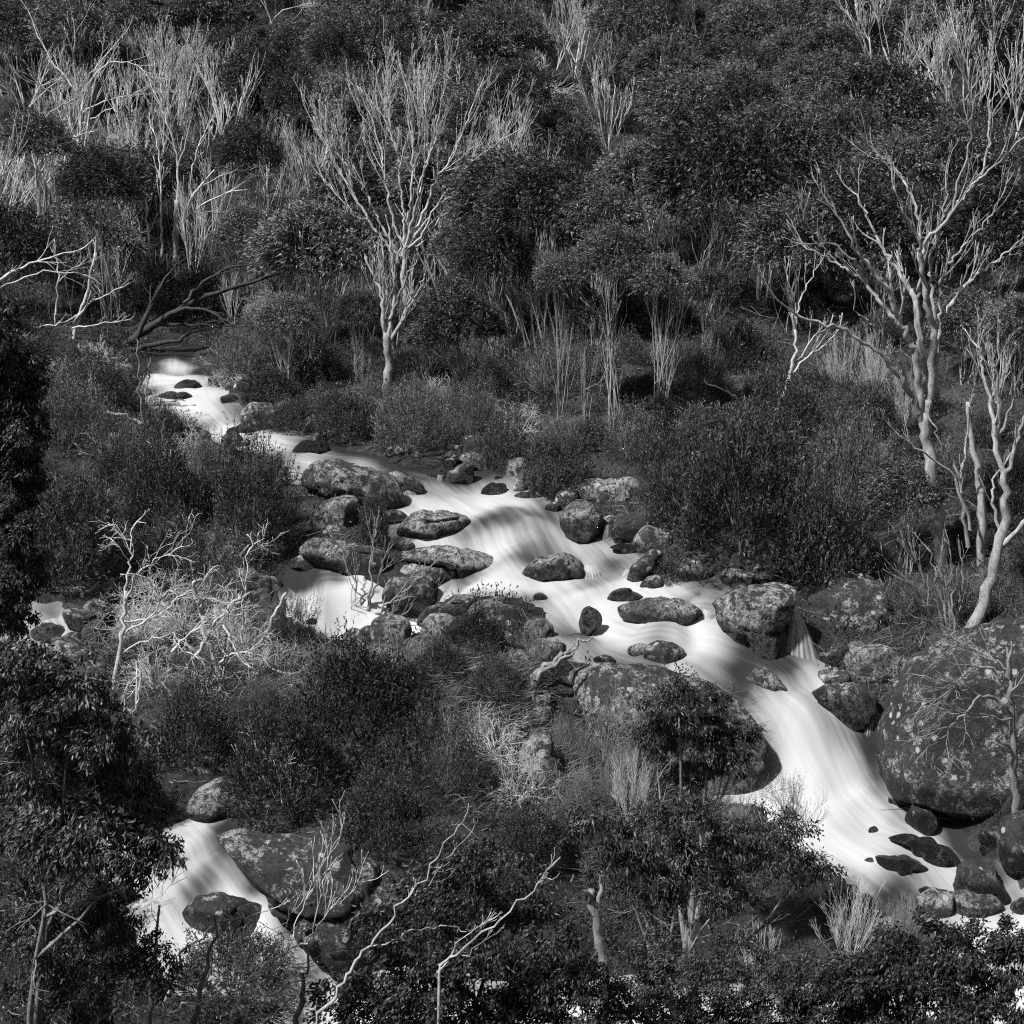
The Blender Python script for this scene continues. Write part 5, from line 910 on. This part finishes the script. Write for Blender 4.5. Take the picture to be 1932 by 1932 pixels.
# ------------------------------------------------------------------ filler growth on the slope
def zone(px, py):
    c = ('the left dead thicket' if px < 420 else 'the tall white tree' if px < 860 else 'the slope centre' if px < 1180 else 'the umbrella-crowned gum' if px < 1560 else 'the great right gum')
    r = ('topmost above' if py < 130 else 'high up by' if py < 300 else 'halfway up by' if py < 480 else 'low down by')
    return r + ' ' + c
rng = np.random.default_rng(77); FILL = []
tries = 0
while len(FILL) < 430 and tries < 24000:
    tries += 1
    y = rng.uniform(50, 112); x = rng.uniform(-.3, .3) * y
    if float(gsd(np.array([x]), np.array([y]))[0]) > -1.5: continue
    z = gz(x, y); px, py = project((x, y, z))
    if py > 760 or py < -60 or px < -40 or px > 1970: continue
    if any((x - a) ** 2 + ((y - b) * .8) ** 2 < (.5 + r * .85) ** 2 for a, b, r in OCC): continue
    u = rng.random(); FILL.append((x, y, px, py, u))
    pd = .03 if 540 < px < 1000 and py < 430 else .24 if px < 640 else .12 if px < 1000 else .06
    zz = zone(px, py); m = mpp(px, py, y)
    if u < pd:
        dead(px, py, rng.uniform(2.8, 5.2) / m, 'bleached dead tree ' + zz, int(rng.integers(0, 6)), group='small dead trees ' + zz)
    elif any(abs(x - a) < 1.5 and -.5 < b - y < 5 for a, b in DCLEAR): shrub(px, py, rng.uniform(1.6, 2.6) / m, rng.uniform(.7, 1.2) / m, 'low heath shrub ' + zz, int(rng.integers(0, 5)), dark=rng.random() < .4, group='low heath shrubs ' + zz)
    elif u < .7:
        w_ = rng.uniform(2.0, 4.0) / m; gum(px, py, py - rng.uniform(2.8, 5.2) / m, w_, 'leafy snow gum ' + zz, int(rng.integers(0, 6)), group='small snow gums ' + zz)
    else:
        shrub(px, py, rng.uniform(1.8, 3.2) / m, rng.uniform(.9, 1.7) / m, 'heath shrub ' + zz, int(rng.integers(0, 5)), dark=rng.random() < .3, group='heath shrubs ' + zz)
rng = np.random.default_rng(78); n_ = 0; tries = 0
while n_ < 95 and tries < 6000:
    tries += 1
    y = rng.uniform(24, 50); x = rng.uniform(-.29, .29) * y
    if float(gsd(np.array([x]), np.array([y]))[0]) > -.55: continue
    z = gz(x, y); px, py = project((x, y, z))
    if py > 1900 or any((x - a) ** 2 + (y - b) ** 2 < (.45 + r * .8) ** 2 for a, b, r in OCC): continue
    m = mpp(px, py, y); n_ += 1
    if px < 560: zn = 'on the upper left bank' if py < 1000 else 'on the lower left bank' if py < 1400 else 'by the lower left channel'
    elif px < 1230 and py > 1180: zn = 'on the island crest' if py < 1420 else 'on the lower island'
    elif py < 1180: zn = 'on the far bank' if px < 900 else 'below the pale centre grove' if px < 1300 else 'round the slender forked gum' if px < 1600 else 'behind the great dead gum'
    else: zn = 'at the lower right'
    shrub(px, py, rng.uniform(1., 1.9) / m, rng.uniform(.6, 1.1) / m, 'low heath clump ' + zn, int(rng.integers(0, 5)), dark=rng.random() < .15, group='low heath clumps ' + zn)
def scatter(n, y0, y1, seed, sdmin, kx=.31):
    rng = np.random.default_rng(seed); y = np.sqrt(rng.uniform(y0 ** 2, y1 ** 2, n * 2)); x = rng.uniform(-kx, kx, n * 2) * y
    k = gsd(x, y) < -sdmin; x, y = x[k][:n], y[k][:n]; return x, y, ground(x, y), rng
def undergrowth():
    x, y, z, rng = scatter(13000, 17, 108, 5, .12); n = len(x); k = 36
    s = rng.uniform(.16, .42, n) * np.clip(y / 40, .7, 1.6); c = np.stack([x, y, z], -1)
    d = rng.normal(0, 1, (n, k, 3)); d[..., 2] = np.abs(d[..., 2]) * 1.2; d /= np.linalg.norm(d, axis=-1, keepdims=True)
    pos = c[:, None] + d * (s[:, None] * rng.uniform(.3, 1.2, (n, k)))[..., None]
    dr = d + rng.normal(0, .4, (n, k, 3)) + np.array((0, 0, .5)); sz = np.repeat(.05 + s * .12, k) * rng.uniform(.6, 1.2, n * k)
    v, f = leaves(pos.reshape(-1, 3), dr.reshape(-1, 3), sz, sz * .36, rng)
    me = mesh_np('undergrowth', v, f, M['under']); attr(me, 'tip', np.repeat(rng.random(n * k), 4)); obj('undergrowth', me, None, 'stuff')
undergrowth()
def dead_saplings():
    x, y, z, rng = scatter(2600, 56, 108, 6, 1.5); tb = TB()
    cl = fbm(x * .15, y * .15, x * 0, 12, 2)
    for a, b, c, g in zip(x, y, z, cl):
        px, py = project((a, b, c))
        if g < (-.12 if px < 620 else .06): continue
        h = rng.uniform(.9, 2.3); p = np.array((a, b, c - .05)); d = unit(np.array((rng.normal(0, .18), rng.normal(0, .18), 1)))
        grow(tb, rng, p, d, h, rng.uniform(.008, .016), 1, .09, .03, ang=(.15, .45), kids=(2, 4), taper=.25, sides=4, rmin=.003)
    obj('dead_sapling_thicket', tb.mesh('dead_sapling_thicket', M['twig']), None, 'stuff')
dead_saplings()
def litter():
    x, y, z, rng = scatter(4200, 22, 75, 15, .1); tb = TB()
    for a, b, c in zip(x, y, z):
        ln = rng.uniform(.25, .9); d = unit(np.array((rng.normal(), rng.normal(), rng.normal(.12, .25))))
        p = np.array((a, b, c + .03)); q = p + d * ln * .5 + rng.normal(0, .03, 3); e = q + unit(d + rng.normal(0, .3, 3)) * ln * .5; r = rng.uniform(.006, .016); tb.tube([p, q, e], [r, r * .8, r * .4], 4)
    obj('fallen_twigs', tb.mesh('fallen_twigs', M['twig']), None, 'stuff')
litter()
def grass():
    rng = np.random.default_rng(9); P = []
    for px, py, r, n in ((860,1290,80,2600),(800,1265,40,800),(960,1310,50,1000),(880,1330,70,1600),(720,1275,70,1000),(1060,1480,60,500),(1120,1540,80,900),(960,1420,70,700),(420,1230,100,900),(560,1260,60,500),(250,820,60,350),(1400,1560,120,1200),(1250,1500,60,500),(1480,660,160,700),(470,640,80,350),(1330,600,100,350),(330,1000,100,400),(1420,780,120,500),(1600,760,120,700),(250,1230,160,1500),(420,1290,120,1200),(1650,900,100,600),(150,720,120,500),(480,880,80,300),(900,1480,90,700),(1180,1600,100,900),(1800,1000,150,900),(1700,1240,80,400)):
        c = hit(px, py); R = r * mpp(px, py, c[1]); a = rng.uniform(0, 6.28, n); q = R * np.sqrt(rng.random(n)); P.append(np.stack([c[0] + q * np.cos(a), c[1] + 1.6 * q * np.sin(a)], -1))
    P = np.concatenate(P); k = gsd(P[:, 0], P[:, 1]) < -.1; P = P[k]; n = len(P)
    b = np.stack([P[:, 0], P[:, 1], ground(P[:, 0], P[:, 1]) - .02], -1); cl = np.stack([np.floor(P[:, 0] * 2), np.floor(P[:, 1] * 2)], -1)
    ln = rng.uniform(.22, .5, n); d = np.stack([rng.normal(.25, .45, n), rng.normal(-.1, .45, n), np.ones(n)], -1); d /= np.linalg.norm(d, axis=1, keepdims=True)
    sd = np.cross(d, rng.normal(0, 1, (n, 3))); sd /= np.linalg.norm(sd, axis=1, keepdims=True); w = .008
    bend = np.stack([d[:, 0] * 1.6, d[:, 1] * 1.6, -.35 * np.ones(n)], -1)
    v = np.empty((n, 6, 3))
    for i, t in enumerate((0, .55, 1.)):
        c = b + d * (ln * t)[:, None] + bend * (ln * t * t * .5)[:, None]; ww = w * (1 - t * .85)
        v[:, i * 2] = c - sd * ww; v[:, i * 2 + 1] = c + sd * ww
    i = np.arange(n)[:, None] * 6; f = np.concatenate([i + np.array([[0, 1, 3, 2]]), i + np.array([[2, 3, 5, 4]])])
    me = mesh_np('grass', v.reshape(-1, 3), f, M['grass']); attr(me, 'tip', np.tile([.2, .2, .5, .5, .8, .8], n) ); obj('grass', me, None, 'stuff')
grass()

# ------------------------------------------------------------------ near gums on the camera bank: each with its own crown
def near_gum(label, base, blobs, Y, seed, n=7000, ls=.085, lw=.026, mt='gum', stems=4, wood_='bark', tilt=(-.3, 0, -.75), ex=1.5):
    """blobs: (px, py, r_px) clumps of leaves at depth Y; base: ground point (px of trunk, Y)"""
    n = int(n * 3.2); rng = np.random.default_rng(seed); bx = at(base, 1700, Y)[0]; root = np.array((bx, Y, gz(bx, Y) - .05))
    t = thing('foreground_gum', root, label, 'tree', 'gums on the near bank')
    C = np.array([np.append(at(px, py, Y + rng.uniform(-.35, .35) * r * .012), r * mpp(px, py, Y)) for px, py, r in blobs])
    k = rng.choice(len(C), n, p=C[:, 3] ** 2 / (C[:, 3] ** 2).sum()); m_ = 34
    sp = rng.normal(0, 1, (len(C) * m_, 3)); sp[:, 2] = sp[:, 2] * .8 + .2; sp /= np.linalg.norm(sp, axis=1, keepdims=True); sp *= rng.uniform(.45, 1., (len(sp), 1))
    d = sp[rng.integers(0, m_, n) + k * m_]; pos = C[k, :3] + (d + rng.normal(0, .11, (n, 3))) * C[k, 3][:, None] * np.array((1, 1, .85))
    dr = d * .5 + np.array(tilt) + rng.normal(0, .45, (n, 3))
    v, f = leaves(pos, dr, rng.uniform(.6, 1.3, n) * ls * .9, lw * .95, rng, .18)
    cm = mesh_np('crown', v - root, f, M[mt]); attr(cm, 'tip', np.repeat(rng.random(n) * .8 + .1, 4)); obj('crown', cm, t, 'stuff')
    tb = TB()
    ps = []
    for i in range(len(C)):
        e = C[i, :3]; b = root + np.array((rng.normal(0, .08), rng.normal(0, .08), -.1)) * (1 if i < stems else 1.4); s = np.linspace(0, 1, 9)[:, None]
        p = b + (e - b) * s; p[:, :2] = b[:2] + (e[:2] - b[:2]) * s ** ex; p += np.cumsum(rng.normal(0, .05, p.shape), 0) * np.sin(3.14 * s)
        r0 = .05
        if i >= stems:
            g = ps[i % stems]; j = int(rng.integers(4, 7)); b = g[j]; r0 = .026; p = b + (e - b) * s + rng.normal(0, .03, p.shape) * np.sin(3.14 * s); p[:, 2] -= .12 * np.sin(3.14 * s[:, 0])
        ps.append(p); rr = np.linspace(r0, .01, 9) * (1 + .15 * np.sin(np.arange(9) * 2.1 + i)); tb.tube(p, rr, 6)
        for q in range(5):
            j = int(rng.integers(4, 8)); grow(tb, rng, p[j], unit(rng.normal(0, 1, 3) + (0, 0, .4)), C[i, 3] * 1.0, rr[j] * .5, 1, .16, .05, kids=(2, 4))
    obj('trunk', tb.mesh('trunk', M[wood_], root), t)
near_gum('leafy windblown gum filling the lower left edge', 30, [(40,1330,110),(130,1300,80),(200,1400,90),(80,1450,120),(230,1500,80),(290,1560,70),(150,1570,100),(310,1610,50),(30,1250,70),(60,1570,80),(240,1620,60)], 20.5, 301, 11000, .095, .03, wood_='greywood', stems=3)
near_gum('dark gum branch hanging in from the left edge', -420, [(10,690,75),(25,810,80),(10,940,90),(0,1080,90),(-30,610,70),(40,1010,45),(10,1150,60),(45,740,45),(30,880,60),(-20,760,80)], 15, 302, 15000, .05, .018, 'gum_dark', wood_='darkwood', ex=6)
near_gum('dark leafy gum at the bottom left corner', 90, [(60,1800,110),(190,1760,90),(140,1880,110),(260,1850,80),(30,1700,80),(300,1800,50),(220,1690,50)], 21, 303, 7000, .07, .024, 'gum_dark', wood_='greywood')
near_gum('dense dark leafy gum at the bottom centre', 860, [(850,1680,95),(960,1690,95),(1040,1760,70),(790,1780,90),(900,1800,90),(1010,1850,80),(720,1740,60),(660,1860,50),(750,1855,60),(820,1850,60),(1030,1860,60),(800,1880,80),(660,1910,80),(760,1930,80),(880,1940,90),(1000,1930,90),(1100,1930,90),(940,1910,80),(1090,1850,60),(700,1880,70),(900,1620,50)], 21.5, 304, 12500, .08, .03, 'gum_dark', wood_='darkwood')
near_gum('windblown gum with drooping foliage right of bottom centre', 1290, [(1120,1560,60),(1230,1570,80),(1180,1640,70),(1290,1640,80),(1370,1680,60),(1460,1600,90),(1520,1640,60),(1390,1590,60),(1300,1540,60),(1240,1690,50)], 23.5, 305, 7500, .085, .024, 'gum_dark', wood_='greywood', tilt=(.1, 0, -.9))
near_gum('drooping gum spray in front of the whale-backed dome', 1300, [(1280,1340,70),(1340,1400,65),(1370,1430,50),(1240,1390,50),(1310,1460,45),(1400,1390,40),(1330,1330,50)], 26.5, 306, 6500, .09, .024, 'gum_dark', wood_='greywood', tilt=(.15, 0, -.9))
near_gum('dense leafy gum filling the bottom right corner', 1760, [(1700,1820,90),(1790,1790,90),(1880,1820,80),(1640,1880,90),(1750,1900,100),(1880,1910,90),(1570,1910,70),(1920,1780,60),(1600,1850,60),(1660,1840,60)], 21.5, 307, 10500, .08, .028, 'gum_dark', wood_='darkwood')
near_gum('scrubby gum at the bottom between the two dense ones', 1330, [(1120,1850,60),(1200,1845,65),(1290,1850,65),(1380,1850,60),(1450,1840,60),(1530,1850,65),(1180,1930,80),(1270,1930,80),(1380,1930,80),(1470,1930,80),(1540,1920,70),(1300,1840,70),(1240,1800,60),(1390,1800,60),(1330,1910,70),(1200,1880,50),(1460,1870,60)], 22, 308, 11000, .06, .02, 'gum_dark', wood_='darkwood')

# ------------------------------------------------------------------ labels: number off look-alikes from the left
ORD = ['leftmost'] + [q + ' from left' for q in 'second third fourth fifth sixth seventh eighth ninth tenth eleventh twelfth'.split()]
by = {}
for o in REG: by.setdefault(o['label'], []).append(o)
for lab, os_ in by.items():
    if len(os_) > 1:
        os_.sort(key=lambda o: project(o.location)[0])
        for i, o in enumerate(os_):
            n = len(os_)
            o['label'] = lab + ', ' + (ORD[i] if i < min(12, (n + 1) // 2) else 'rightmost' if i == n - 1 else ORD[n - 1 - i].replace('left', 'right') if n - 1 - i < 12 else 'middle')
print('objects', len(bpy.data.objects), 'tris', sum(len(m.polygons) for m in bpy.data.meshes))
